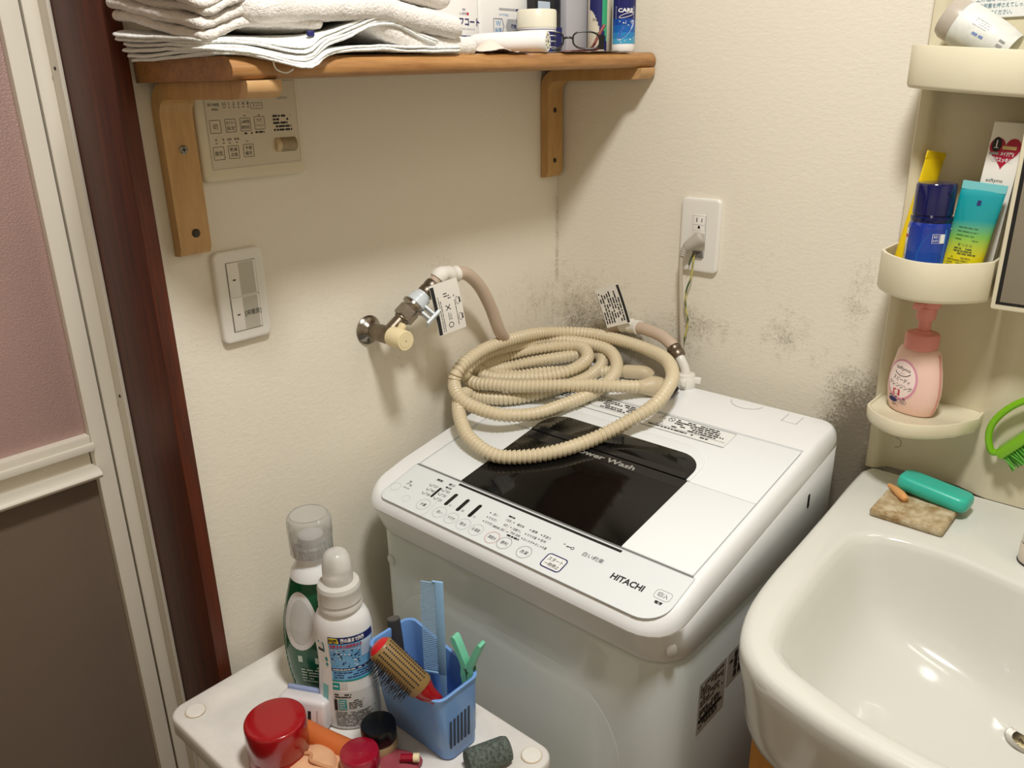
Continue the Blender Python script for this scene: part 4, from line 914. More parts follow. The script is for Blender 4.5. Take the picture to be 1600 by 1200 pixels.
br = thing('scrub_brush', 'bright green scrubbing brush hanging on the wash stand panel', 'brush', (0.80, -0.045, 0.96))
a, b_ = Vector((0.7870, -0.0475, 0.9415)), Vector((0.8700, -0.0475, 1.0480)); dd = (b_ - a).normalized(); pp = Vector((dd.z, 0, -dd.x))
T = Matrix((dd, Vector((0, -1, 0)), pp)).transposed().to_4x4(); T.translation = a
mGreen = mat('lime_plastic', (124, 186, 24), 0.3, coat=0.2)
build('brush_block', MB().rbox(0, 0.120, -0.014, 0.0165, -0.006, 0.007, 0.003, 2, T=T), mGreen, br)
q = catmull([a + dd * 0.004, a - dd * 0.006 - pp * 0.006, Vector((0.7712, -0.0475, 0.9600)), Vector((0.7735, -0.0475, 0.9820)), Vector((0.7880, -0.0475, 1.0060)), Vector((0.8120, -0.0475, 1.0260)), Vector((0.8450, -0.0475, 1.0420)), b_ - pp * 0.002], 8)
build('handle_loop', MB().tube(q, 0.0045, 12), mGreen, br, smooth=60)
bz = MB(); rd = random.Random(3)
for i in range(26):
    for j in range(6):
        s0 = a + dd * (0.004 + 0.0044 * i) + Vector((0, -0.012 + 0.0048 * j, 0)) + pp * 0.006
        e0 = s0 + pp * (0.020 + rd.uniform(-0.002, 0.003)) + dd * rd.uniform(-0.005, 0.004) + Vector((0, rd.uniform(-0.003, 0.003), 0))
        bz.tube([s0, s0.lerp(e0, 0.5) + Vector((rd.uniform(-0.001, 0.001), 0, 0)), e0], 0.0011, 5)
bo_ = build('bristles', bz, mat('green_bristle', (96, 178, 60), 0.6), br, smooth=60); bo_['kind'] = 'stuff'

# ------------------------------------------------------------------ things in the wash stand bins
fb = thing('foam_pump_bottle', 'pink foam cleanser pump bottle with round label on the bottom ledge', 'bottle', (0.6765, -0.0715, 0.9798))
TP = Matrix.Translation((0.6765, -0.0705, 0.9798)) @ Matrix.Rotation(radians(-14), 4, 'Z')
bp = [(0.020, 0.0), (0.0275, 0.0008), (0.0305, 0.004), (0.0345, 0.018), (0.0362, 0.032), (0.0358, 0.046), (0.0340, 0.060), (0.0312, 0.074), (0.0292, 0.084), (0.0262, 0.0905), (0.0200, 0.094)]
mPink = mat('pink_bottle', (240, 204, 190), 0.3, sss=0.15); mRose = mat('rose_pump', (224, 146, 138), 0.35)
build('body', MB().lathe(bp, TP, 48, sy=0.62), mPink, fb, smooth=60)
q = MB().tube([TP @ Vector((interp(bp)(z) * cos(radians(-8)) * 1.0, interp(bp)(z) * 0.62 * sin(radians(-8)), z)) for z in [0.003 + 0.0045 * k for k in range(20)]], 0.0012, 8); build('mould_seam', q, mat('rose_seam', (206, 140, 130), 0.4), fb)
build('collar', MB().lathe([(0.0200, 0.092), (0.0213, 0.0935), (0.0213, 0.110), (0.0195, 0.1125), (0.0110, 0.1135), (0.0105, 0.1165)], TP, 36), mRose, fb)
build('pump_stem', MB().lathe([(0.0080, 0.113), (0.0080, 0.131), (0.0118, 0.132), (0.0122, 0.146), (0.0118, 0.1475)], TP, 28), mRose, fb)
hd = TP @ Vector((0, 0, 0.151))
build('pump_head', MB().lathe([(0.0120, 0.147), (0.0165, 0.149), (0.0170, 0.158), (0.0150, 0.1605)], TP, 28, sy=0.8).rbox(-0.0045, 0.0045, -0.030, -0.008, 0.149, 0.157, 0.002, 2, T=TP), mRose, fb)
rz = interp(bp)
def pf(u, v, h=0.0):
    r = rz(v + 0.044); uu = max(-0.98, min(0.98, u / r)); y = -0.62 * r * sqrt(1 - uu * uu); nrm = Vector((uu, -sqrt(1 - uu * uu) / 0.62, 0)).normalized()
    return TP @ (Vector((u, y, v + 0.044)) + nrm * h)
def dense(poly, k=4):
    out = []
    for i in range(len(poly)):
        p, q2 = Vector(poly[i - 1]), Vector(poly[i])
        for j in range(1, k + 1): out.append(tuple(p.lerp(q2, j / k)))
    return out
def disc(prn, cx, cy, rx, ry, mi, h, rings=5, n=28):
    for a in range(rings):
        r0, r1 = a / rings, (a + 1) / rings
        for k in range(n):
            t0, t1 = 2 * pi * k / n, 2 * pi * (k + 1) / n
            P = [(cx + rx * r * cos(t), cy + ry * r * sin(t)) for r, t in ((r0, t0), (r1, t0), (r1, t1), (r0, t1))]
            prn.poly(P if a else P[1:3] + [P[0]], mi, h)
pr = Print(pf, 0.0004); ox = -0.0085
disc(pr, ox, 0.004, 0.0225, 0.0285, 0, 0.0004); disc(pr, ox, 0.0045, 0.0200, 0.0255, 1, 0.0007)
pr.text('softymo', ox + 0.001, 0.0195, h=0.0062, wdt=0.0215, mi=2, rot=-0.12, hh=0.001)
for k in range(10):
    t0, t1 = radians(205 + 13 * k), radians(205 + 13 * (k + 1)); pr.line(ox + 0.001 + 0.0125 * cos(t0), 0.0185 + 0.0085 * sin(t0), ox + 0.001 + 0.0125 * cos(t1), 0.0185 + 0.0085 * sin(t1), 0.0009, 2, 0.001)
pr.text('ソフティモ', ox, 0.0135, h=0.0022, wdt=0.008, mi=2, hh=0.001)
pr.text('スピーディ', ox + 0.001, 0.0050, h=0.0062, wdt=0.0255, mi=2, rot=-0.14, hh=0.001); pr.text('クレンジング', ox, -0.0040, h=0.0068, wdt=0.0350, mi=2, rot=-0.14, hh=0.001)
pr.rect(ox - 0.0090, -0.0185, ox + 0.0015, -0.0095, 3, 0.0010); pr.text('泡', ox - 0.0038, -0.0140, h=0.0078, mi=1, hh=0.0016)
pr.lines(ox - 0.0150, -0.0222, ox + 0.0120, -0.0200, 1, 2, 51, 0.7, h=0.0008)
disc(pr, ox - 0.0085, -0.0262, 0.0070, 0.0034, 4, 0.0007, 2, 18); pr.outline(rrect(ox - 0.001, ox + 0.0120, -0.0292, -0.0232, 0.0025, 4), 0.0004, 4, 0.0007); pr.text('洗顔', ox + 0.006, -0.0262, h=0.0032, mi=4, hh=0.001)
pr.lines(ox - 0.0090, -0.0345, ox + 0.0030, -0.0310, 2, 2, 52, 0.4, h=0.0007)
build('label', pr, [mat('label_pink', (220, 150, 172), 0.4), mat('label_pale', (244, 224, 216), 0.4), mInk, mInkRed, mInkBlue], fb, flat=True)

def squeeze_tube(root, base, top, wdir, w0, d0, w1, mats_, cap=None, crimp=0.009, n=28, names=('tube_body', 'crimp')):
    base, top, wd = Vector(base), Vector(top), Vector(wdir).normalized(); ax_ = (top - base).normalized(); wd = (wd - ax_ * wd.dot(ax_)).normalized(); dp = ax_.cross(wd)
    H = (top - base).length; loops = []
    for k in range(11):
        t = k / 10; z = t * (H - crimp); W_ = w0 + (w1 - w0) * t; D_ = d0 * (1 - t ** 1.5) + 0.0012 * t
        if k == 0: loops.append([base + wd * (W_ * 0.7 * cos(2 * pi * j / n)) + dp * (D_ * 0.7 * sin(2 * pi * j / n)) for j in range(n)])
        loops.append([base + ax_ * (z + (0.004 if k == 0 else 0)) + wd * (W_ * cos(2 * pi * j / n)) + dp * (D_ * sin(2 * pi * j / n)) for j in range(n)])
    o = build(names[0], MB().loft(loops), mats_[0], root, smooth=60)
    T_ = Matrix((wd, dp, ax_)).transposed().to_4x4(); T_.translation = base + ax_ * (H - crimp)
    build(names[1], MB().rbox(-w1, w1, -0.0011, 0.0011, -0.001, crimp, 0.0004, 1, T=T_), mats_[1], root)
    if cap:
        r, h_ = cap; T_ = Matrix((wd, dp, ax_)).transposed().to_4x4(); T_.translation = base - ax_ * h_
        build('cap', MB().lathe([(r * 0.96, 0), (r, 0.001), (r, h_ - 0.001), (r * 0.95, h_ + 0.0005)], T_, 28), mats_[2], root)
    fl = lambda u, v, h=0.0, s_=1: base + ax_ * v + wd * u + dp * s_ * ((d0 * (1 - (v / (H - crimp)) ** 1.5) + 0.0012) * sqrt(max(0.05, 1 - min(0.95, abs(u) / (w0 + (w1 - w0) * v / H)) ** 2)) + h)
    return fl
yt = thing('yellow_tube', 'yellow squeeze tube standing edge-on in the middle bin, left of blue bottle', 'tube', (0.638, -0.06, 1.154))
mYel = mat('yellow_tube', (238, 204, 20), 0.32); 
fl = squeeze_tube(yt, (0.6345, -0.0600, 1.1720), (0.6505, -0.0430, 1.3215), (0.45, 0.9, 0), 0.0150, 0.0120, 0.0165, [mYel, mYel, mYel], (0.012, 0.0175))
bb = thing('blue_lotion_bottle', 'shiny navy blue lotion bottle with flip cap standing in the middle bin', 'bottle', (0.668, -0.078, 1.1541))
TB_ = Matrix.Translation((0.6665, -0.0800, 1.1541))
mNavy = mat('navy_gloss', (14, 20, 74), 0.14, coat=0.4)
kb_ = NT('blue_bottle_print'); cc_ = kb_.node('ShaderNodeSeparateXYZ'); kb_.link(kb_.coord('Object'), cc_.inputs[0])
kb_.link(kb_.ramp(kb_.math('MULTIPLY', cc_.outputs['Z'], 10.0), 0.1, 0.9, lin((20, 84, 180)), lin((20, 44, 140))), kb_.b.inputs['Base Color']); kb_.b.inputs['Roughness'].default_value = 0.16; kb_.b.inputs['Coat Weight'].default_value = 0.4
bpf = [(0.0235, 0.0), (0.0255, 0.002), (0.0262, 0.01), (0.0262, 0.078), (0.0250, 0.084), (0.0225, 0.088)]
build('body', MB().lathe(bpf, TB_, 40), kb_.m, bb, smooth=50)
build('cap', MB().lathe([(0.0240, 0.0865), (0.0248, 0.088), (0.0248, 0.0925), (0.0225, 0.0935), (0.0225, 0.0945), (0.0236, 0.0955), (0.0236, 0.131), (0.0220, 0.1335), (0.010, 0.1345)], TB_, 40).rbox(0.0225, 0.0255, -0.006, 0.0005, 0.122, 0.125, 0.0005, 1, T=TB_ @ Matrix.Rotation(radians(-25), 4, 'Z')), mNavy, bb, smooth=45)
fnb = cyl_fn(TB_, lambda z: 0.0262, a0=radians(-90 + 12))
pr = Print(fnb, 0.0003)
pr.rect(-0.034, 0.006, -0.0275, 0.078, 2); pr.lines(-0.0335, 0.010, -0.0280, 0.060, 2, 3, 61, 0.5, vert=True, h=0.0005); pr.rect(-0.0335, 0.066, -0.028, 0.070, 5, 0.0005)
pr.line(-0.0285, 0.0795, 0.030, 0.0795, 0.0008, 2)
arcp = [(0.016 - 0.026 * cos(radians(a_)), 0.040 + 0.040 * sin(radians(a_))) for a_ in range(-75, 80, 6)]
for p, q2 in zip(arcp, arcp[1:]): pr.add([fnb(p[0], p[1], 0.0003), fnb(q2[0], q2[1], 0.0003), fnb(0.022, q2[1], 0.0003), fnb(0.022, p[1], 0.0003)], [(0, 1, 2, 3)], 1)
pr.outline([(0.005, 0.062), (0.0135, 0.062), (0.0135, 0.0735), (0.005, 0.0735)], 0.0006, 2, 0.0006); pr.text('ED', 0.0093, 0.0702, h=0.0030, mi=2, hh=0.0006); pr.text('HT', 0.0093, 0.0652, h=0.0030, mi=2, hh=0.0006); pr.rect(0.0142, 0.062, 0.020, 0.0735, 2, 0.0006)
pr.text('PREM', 0.004, 0.034, h=0.0072, wdt=0.024, mi=4, hh=0.0007)
for k in range(8): pr.rect(0.000 + 0.0026 * k, 0.0065, 0.0026 * (k + 1), 0.012 + 0.004 * sin(k * 0.4), 2, 0.0005)
build('label', pr, [mInkBlue, mat('sky_oval', (38, 128, 208), 0.2, coat=0.3), mInkWhite, mInkGrey, mSilver, mInkRed], bb, flat=True)
tt = thing('teal_tube', 'teal to yellow squeeze tube standing in the middle bin', 'tube', (0.714, -0.088, 1.154))
kt = NT('teal_yellow_print'); cc_ = kt.node('ShaderNodeSeparateXYZ'); kt.link(kt.coord('Object'), cc_.inputs[0])
rp_ = kt.node('ShaderNodeValToRGB'); e = rp_.color_ramp.elements
e[0].position = 0.0; e[0].color = lin((222, 200, 20)); e[1].position = 1.0; e[1].color = lin((70, 190, 196))
for p_, c_ in ((0.34, (214, 200, 20)), (0.52, (120, 180, 80)), (0.66, (10, 146, 150)), (0.86, (0, 150, 160))):
    ne = e.new(p_); ne.color = lin(c_)
kt.link(kt.math('MULTIPLY', cc_.outputs['Z'], 7.2), rp_.inputs[0]); kt.link(rp_.outputs[0], kt.b.inputs['Base Color']); kt.b.inputs['Roughness'].default_value = 0.22; kt.b.inputs['Coat Weight'].default_value = 0.3
fl = squeeze_tube(tt, (0.7080, -0.0870, 1.1640), (0.7190, -0.0760, 1.2900), (1, 0.05, 0), 0.0220, 0.0135, 0.0245, [kt.m, mat('pale_teal_crimp', (120, 196, 200), 0.3), mYel], (0.0150, 0.0095))
pr = Print(lambda u, v, h=0.0: fl(u, v, h, -1), 0.0004)
q = Print(lambda u, v, h=0.0: fl(u, v, h, -1), 0.0004); q.rect(-0.0022, 0.100, 0.0022, 0.106); build('sensor_mark', q, mInkBlue, tt, flat=True); pr.lines(-0.014, 0.056, 0.014, 0.075, 4, 0, 71, 0.14); pr.text('美 つ の 力', -0.001, 0.0520, h=0.0034, wdt=0.016, mi=0); pr.lines(-0.012, 0.040, 0.014, 0.049, 3, 0, 72, 0.35); pr.lines(-0.016, 0.018, 0.014, 0.038, 6, 0, 73, 0.25)
pr.outline(rrect(-0.004, 0.003, 0.0105, 0.0172, 0.001, 2), 0.0010, 0); pr.lines(-0.013, 0.007, 0.012, 0.0095, 1, 0, 74, 0.6)
build('tube_print', pr, [mat('tube_ink', (40, 70, 40), 0.5), mInkBlue], tt, flat=True)
wx = thing('white_carton', 'tall white cleanser carton with a red heart print at the back of the middle bin', 'box', (0.732, -0.048, 1.154))
CT = Matrix.Translation((0.7180, -0.0440, 1.1542)) @ Matrix.Rotation(radians(3.5), 4, 'Y') @ Matrix.Rotation(radians(4), 4, 'Z')
build('carton', MB().rbox(-0.0185, 0.0175, -0.014, 0.014, 0.0, 0.205, 0.0012, 2, T=CT), mat('carton_white', (236, 232, 222), 0.4), wx)
CF = lambda u, v, h=0.0: CT @ Vector((u, -0.014 - h, v))
pr = Print(CF, 0.0003); hrt = []
for k in range(40):
    t = 2 * pi * k / 40; hrt.append((0.00104 * 16 * sin(t) ** 3 - 0.0006, 0.172 + 0.00128 * (13 * cos(t) - 5 * cos(2 * t) - 2 * cos(3 * t) - cos(4 * t))))
pr.poly(hrt, 0)
pr.poly(circ(-0.0100, 0.1795, 0.0052, 18, 0.0085), 1, 0.0006); pr.text('1', -0.0102, 0.1800, h=0.0085, mi=2, hh=0.0008); pr.rect(-0.0125, 0.1752, -0.0075, 0.1759, 2, 0.0008); pr.rect(-0.0160, 0.1675, -0.0060, 0.1705, 4, 0.0006)
pr.rect(-0.0035, 0.1742, 0.0115, 0.1782, 3, 0.0006); pr.text('メイク汚れ', 0.0035, 0.1690, h=0.0055, wdt=0.0150, mi=2, bold=True, hh=0.0006, rot=-0.05); pr.text('毛穴スッキリ!', -0.001, 0.1620, h=0.0062, wdt=0.0230, mi=2, bold=True, hh=0.0006, rot=-0.05)
pr.text('softymo', -0.0035, 0.1370, h=0.0055, wdt=0.0180, mi=1)
for k in range(10):
    t0, t1 = radians(200 + 14 * k), radians(200 + 14 * (k + 1)); pr.line(-0.0035 + 0.0112 * cos(t0), 0.1360 + 0.0085 * sin(t0), -0.0035 + 0.0112 * cos(t1), 0.1360 + 0.0085 * sin(t1), 0.0009, 1)
pr.text('リニュー', -0.0035, 0.1310, h=0.0022, mi=1); pr.poly(circ(-0.004, 0.092, 0.010, 20, 0.024), 5)
build('carton_print', pr, [mat('heart_red', (176, 20, 56), 0.35), mInk, mInkWhite, mat('heart_gold', (226, 196, 140), 0.4), mInkGrey, mInkBlue], wx, flat=True)
lb = thing('white_bottle', 'white bottle with a clear cap lying tilted in the upper bin', 'bottle', (0.68, -0.062, 1.44))
d_ = Vector((0.80, -0.03, -0.46)).normalized(); T = axis_T(Vector((0.6480, -0.0590, 1.4765)), d_)
build('body', MB().lathe([(0.0225, 0.009), (0.0252, 0.012), (0.0255, 0.020), (0.0245, 0.045), (0.0225, 0.066), (0.0195, 0.080), (0.012, 0.082)], T, 36), mat('scuffed_white', (226, 228, 220), 0.4, mottled=0.12, mscale=90), lb, smooth=50)
build('cap', MB().lathe([(0.0150, -0.008), (0.0215, -0.0065), (0.0242, -0.001), (0.0245, 0.011)], T, 36), mat('cloudy_cap', (206, 196, 182), 0.3, trans=0.3), lb, smooth=50)
fnl = cyl_fn(T, interp([(0.0252, 0.012), (0.0255, 0.020), (0.0245, 0.045), (0.0225, 0.066), (0.0195, 0.080)]), a0=0.0)
dcam = (T.to_3x3().transposed() @ Vector((0.35, -0.92, 0.16))); ac = math.atan2(dcam.y, dcam.x); LBF = lambda u, v, h=0.0: T @ (Vector(((interp([(0.0255, 0.02), (0.0245, 0.045), (0.0225, 0.066), (0.0195, 0.080)])(v) + h) * cos(ac + u / 0.024), (interp([(0.0255, 0.02), (0.0245, 0.045), (0.0225, 0.066), (0.0195, 0.080)])(v) + h) * sin(ac + u / 0.024), v)))
pr = Print(LBF, 0.0003); pr.lines(0.006, 0.036, 0.0105, 0.050, 1, 0, 121, 0.6, vert=True); pr.lines(-0.008, 0.030, 0.002, 0.052, 4, 1, 122, 0.16, vert=True); pr.rect(0.000, 0.066, 0.009, 0.073, 1)
build('label', pr, [mat('faded_blue', (118, 140, 186), 0.6), mInkGrey], lb, flat=True)

# ------------------------------------------------------------------ rolling cart in the foreground
ct = thing('rolling_cart', 'white plastic rolling cart with round corner caps and a scuffed tray top', 'cart', (0.25, -0.73, 0))
TX0, TX1, TY0, TY1 = 0.030, 0.4700, -0.8720, -0.5905
def trr(d, r, z): return [Vector((x, y, z)) for x, y in rrect(TX0 + d, TX1 - d, TY0 + d, TY1 - d, r, 7)]
tl = [trr(0.004, 0.020, 0.606), trr(0.0, 0.022, 0.610), trr(0.0, 0.022, 0.6325), trr(0.0015, 0.021, 0.6345), trr(0.004, 0.019, 0.6352), trr(0.020, 0.030, 0.6345), trr(0.027, 0.034, 0.6325), trr(0.034, 0.034, 0.6290), trr(0.044, 0.030, 0.6272)]
build('tray_top', MB().loft(tl), mTrayW, ct, smooth=50)
for x, y in ((0.0585, -0.8450), (0.4480, -0.6130), (0.0585, -0.6150), (0.4480, -0.8450)):
    build('corner_cap', MB().lathe([(0.0125, 0.6335), (0.0125, 0.6362), (0.0115, 0.6372), (0.0, 0.6375)], Matrix.Translation((x, y, 0)), 28, cap1=False), mCap, ct)
    q = MB()
    for k in range(24):
        a0_, a1_ = 2 * pi * k / 24, 2 * pi * (k + 1) / 24
        q.add([Vector((x + r * cos(a), y + r * sin(a), 0.63565)) for r, a in ((0.0125, a0_), (0.0134, a0_), (0.0134, a1_), (0.0125, a1_))], [(0, 1, 2, 3)])
    build('cap_gap', q, mIvoryTan, ct, flat=True)
    build('post', MB().lathe([(0.0105, 0.05), (0.0105, 0.607)], Matrix.Translation((x, y, 0)), 18), mTrayW, ct)
    build('caster', MB().lathe([(0.020, -0.009), (0.022, -0.006), (0.022, 0.006), (0.020, 0.009)], axis_T((x, y, 0.0225), (0, 1, 0)), 18).rbox(x - 0.006, x + 0.006, y - 0.012, y + 0.012, 0.038, 0.052, 0.001, 1), mGap, ct)
build('lower_tray', MB().loft([[Vector((p.x, p.y, p.z - 0.40)) for p in L_] for L_ in tl]), mTrayW, ct, smooth=50)
FZ = 0.6273   # tray floor

# detergent bottles
wbt = thing('white_detergent_bottle', 'white detergent bottle with translucent domed cap and blue back label on the cart', 'bottle', (0.2123, -0.7058, FZ))
TW = Matrix.Translation((0.2140, -0.7066, FZ)) @ Matrix.Rotation(radians(40), 4, 'Z')
wp = [(0.0345, 0.0), (0.0375, 0.0015), (0.0395, 0.006), (0.0400, 0.020), (0.0392, 0.045), (0.0372, 0.070), (0.0355, 0.090), (0.0358, 0.110), (0.0372, 0.130), (0.0368, 0.145), (0.0345, 0.157), (0.0305, 0.166), (0.0265, 0.1705), (0.0250, 0.174)]
mBotW = mat('bottle_white', (232, 233, 232), 0.28, coat=0.2)
build('body', MB().lathe(wp, TW, 56, sy=0.80), mBotW, wbt, smooth=60)
mFrost2 = mat('frosted_cap', (240, 237, 230), 0.32, trans=0.35, ior=1.3)
build('collar', MB().lathe([(0.0240, 0.1725), (0.0272, 0.1735), (0.0276, 0.178), (0.0262, 0.180), (0.0262, 0.183), (0.0276, 0.1845), (0.0268, 0.200), (0.0272, 0.2015), (0.0262, 0.2035), (0.0255, 0.2065), (0.0215, 0.2085), (0.0190, 0.2090)], TW, 48), mFrost2, wbt, smooth=45)
build('dome_cap', MB().lathe([(0.0190, 0.2085), (0.0186, 0.226), (0.0178, 0.236), (0.0160, 0.2435), (0.0125, 0.2485), (0.0070, 0.2512), (0.0, 0.2518)], TW, 36, cap1=False), mat('dome_plastic', (240, 238, 233), 0.22, trans=0.5, ior=1.3), wbt, smooth=60)
wr_ = interp(wp)
def wf_(u, v, h=0.0):
    r = wr_(v); a = radians(-98) + u / 0.036; x, y = r * cos(a), 0.8 * r * sin(a); nrm = Vector((cos(a), sin(a) / 0.8, 0)).normalized()
    return TW @ (Vector((x, y, v)) + nrm * h)
pr = Print(wf_, 0.0003)
def wrap(x0, y0, x1, y1, mi, h=0.0003, n=10, m_=6, slope=0.0):
    for i in range(n):
        for j in range(m_):
            a_, b2 = x0 + (x1 - x0) * i / n, x0 + (x1 - x0) * (i + 1) / n; c_, d2 = y0 + (y1 - y0) * j / m_, y0 + (y1 - y0) * (j + 1) / m_
            pr.add([wf_(a_, c_, h), wf_(b2, c_, h), wf_(b2, d2, h), wf_(a_, d2, h)], [(0, 1, 2, 3)], mi)
U0, U1 = -0.0080, 0.0560
wrap(U0, 0.0790, U1, 0.1440, 1); wrap(U0, 0.1345, U1, 0.1440, 0, 0.0006); wrap(U0, 0.0930, U1, 0.0965, 0, 0.0006)
wrap(0.033, 0.1100, 0.052, 0.1340, 6, 0.0006); wrap(U0, 0.1255, U1, 0.1260, 2, 0.0007)
pr.poly([(U0 + 0.001, 0.1355), (U0 + 0.014, 0.1355), (U0 + 0.012, 0.1430), (U0 + 0.001, 0.1430)], 5, 0.0010); pr.text('除菌', U0 + 0.0065, 0.1393, h=0.0052, mi=4, bold=True, hh=0.0013)
pr.text('菌の巣まで除菌', 0.0230, 0.1395, h=0.0066, wdt=0.0300, mi=2, bold=True, hh=0.0010); pr.text('生乾き臭の原因菌まで', 0.0140, 0.1305, h=0.0052, wdt=0.0400, mi=3, bold=True, hh=0.0010)
rd = random.Random(5)
for i in range(60):
    x, y = rd.uniform(U0 + 0.002, 0.031), rd.uniform(0.099, 0.1245); r = rd.uniform(0.0005, 0.0014); pr.poly(circ(x, y, r, 7), 0 if i % 3 else 2, 0.0008)
pr.lines(U0 + 0.002, 0.0935, U1 - 0.004, 0.0960, 1, 2, 81, 0.6, h=0.0009); pr.lines(U0 + 0.003, 0.0810, U1 - 0.006, 0.0915, 3, 0, 82, 0.35, h=0.0008)
wrap(U0, 0.0765, U1, 0.0790, 7, 0.0004); wrap(U0, 0.0640, U0 + 0.0095, 0.0745, 7, 0.0004, 4, 3); wrap(U0 + 0.011, 0.0650, U0 + 0.019, 0.0740, 8, 0.0004, 4, 3); pr.lines(U0 + 0.0015, 0.068, U0 + 0.0085, 0.071, 1, 2, 83, 0.6, h=0.0008)
wrap(U0, 0.0060, U1, 0.0610, 8, 0.0003)
pr.lines(U0 + 0.002, 0.0515, 0.018, 0.0590, 2, 4, 84, 0.5, h=0.0007); wrap(U0 + 0.001, 0.0330, U0 + 0.005, 0.0500, 4, 0.0006, 3, 3); wrap(U0 + 0.0065, 0.0340, 0.0080, 0.0500, 7, 0.0006, 4, 4)
pr.lines(U0 + 0.0075, 0.0350, 0.0075, 0.0490, 5, 2, 85, 0.35, h=0.0009); pr.lines(0.0105, 0.0350, 0.0300, 0.0490, 5, 4, 86, 0.45, h=0.0007)
pr.lines(U0 + 0.002, 0.0070, U1 - 0.010, 0.0315, 13, 4, 87, 0.42, h=0.0007)
for k in range(9): pr.rect(-0.0250 + 0.0005 * k * (k < 5), 0.012 + 0.0062 * k, -0.0180 + 0.0004 * k, 0.012 + 0.0062 * (k + 1), 9, 0.0004)
pr.rect(-0.0270, 0.1180, -0.0150, 0.1330, 7, 0.0004); pr.rect(-0.0265, 0.1190, -0.0165, 0.1225, 4, 0.0007); pr.rect(-0.0265, 0.1235, -0.0165, 0.1310, 2, 0.0006); pr.poly(circ(-0.0145, 0.1080, 0.0024, 12, 0.0034), 7, 0.0004); pr.poly(circ(-0.0142, 0.1000, 0.0020, 12, 0.0028), 7, 0.0004)
build('label', pr, [mInkBlue, mat('label_sky', (112, 176, 222), 0.35), mInkWhite, mInkRed, mInk, mat('label_yellow', (232, 214, 60), 0.4), mat('label_pale_blue', (196, 214, 232), 0.4), mat('label_teal', (24, 150, 150), 0.4), mat('label_grey', (206, 208, 206), 0.4), mat('stripe_teal', (120, 196, 196), 0.35)], wbt, flat=True)

gb = thing('green_detergent_bottle', 'dark green detergent bottle with a large clear ribbed cap, behind the white bottle', 'bottle', (0.138, -0.690, FZ))
TG = Matrix.Translation((0.1420, -0.6930, FZ)) @ Matrix.Rotation(radians(35), 4, 'Z')
gpf = [(0.0400, 0.0), (0.0450, 0.002), (0.0480, 0.010), (0.0520, 0.035), (0.0530, 0.070), (0.0500, 0.110), (0.0430, 0.145), (0.0360, 0.170), (0.0310, 0.186), (0.0265, 0.194)]
mGrn = mat('deep_green', (0, 92, 58), 0.2, coat=0.3)
build('body', MB().lathe(gpf, TG, 56, sy=0.62), mGrn, gb, smooth=60)
build('neck', MB().lathe([(0.0318, 0.184), (0.0300, 0.191), (0.0250, 0.199), (0.0220, 0.204), (0.0215, 0.222)], TG, 40), mBotW, gb, smooth=45)
build('inner_spout', MB().lathe([(0.0200, 0.222), (0.0200, 0.226), (0.0165, 0.228), (0.0165, 0.240), (0.012, 0.243)], TG, 32), mBotW, gb)
kC = NT('clear_cap'); kC.b.inputs['Base Color'].default_value = (0.93, 0.93, 0.92, 1); kC.b.inputs['Roughness'].default_value = 0.10; kC.b.inputs['Transmission Weight'].default_value = 0.86; kC.b.inputs['IOR'].default_value = 1.40
rib = lambda a, z: 1.0 + (0.012 * (1 if int(a / (2 * pi) * 144) % 2 else -1) if z < 0.240 else 0.0)
co = [(0.0268, 0.2150), (0.0272, 0.2160), (0.0276, 0.2380), (0.0286, 0.2420), (0.0288, 0.2600), (0.0276, 0.2665), (0.0240, 0.2705), (0.0120, 0.2715), (0.0, 0.2715)]
ci = [(0.0, 0.2700), (0.0118, 0.2700), (0.0232, 0.2690), (0.0262, 0.2655), (0.0272, 0.2600), (0.0270, 0.2425), (0.0258, 0.2380), (0.0252, 0.2150)]
build('measuring_cap', MB().lathe(co + ci + [co[0]], TG, 144, rfun=rib, cap0=False, cap1=False), kC.m, gb, smooth=30)
gr_ = interp(gpf)
def gf_(u, v, h=0.0):
    r = gr_(v); a = radians(-141) + u / 0.034; x, y = r * cos(a), 0.62 * r * sin(a); nrm = Vector((cos(a), sin(a) / 0.62, 0)).normalized()
    return TG @ (Vector((x, y, v)) + nrm * h)
pr = Print(gf_, 0.0012); disc(pr, 0.016, 0.122, 0.0200, 0.0430, 0, 0.0006, 6, 32); disc(pr, 0.018, 0.122, 0.0135, 0.0330, 1, 0.0010, 5, 28)
build('grip', pr, [mBotW, mat('grip_grey', (206, 208, 204), 0.35)], gb, smooth=60)
pr = Print(gf_, 0.0006); pts_ = [(-0.0330, 0.128), (-0.0225, 0.118), (-0.0180, 0.080), (-0.0120, 0.040), (-0.0085, 0.015), (-0.0330, 0.030), (-0.0345, 0.080)]
for k in range(14):
    v0, v1 = 0.014 + 0.0085 * k, 0.014 + 0.0085 * (k + 1); f0 = lambda v: 0.0005 - (v - 0.014) * 0.17
    pr.rect(-0.040, v0, f0((v0 + v1) / 2), v1, 0)
pr.rect(0.014, 0.060, 0.034, 0.070, 1, 0.0009); pr.lines(0.016, 0.028, 0.036, 0.056, 6, 1, 91, 0.5, h=0.0009)
build('label', pr, [mat('mint_green', (38, 150, 122), 0.3), mat('leaf_print', (206, 222, 210), 0.5)], gb, flat=True)

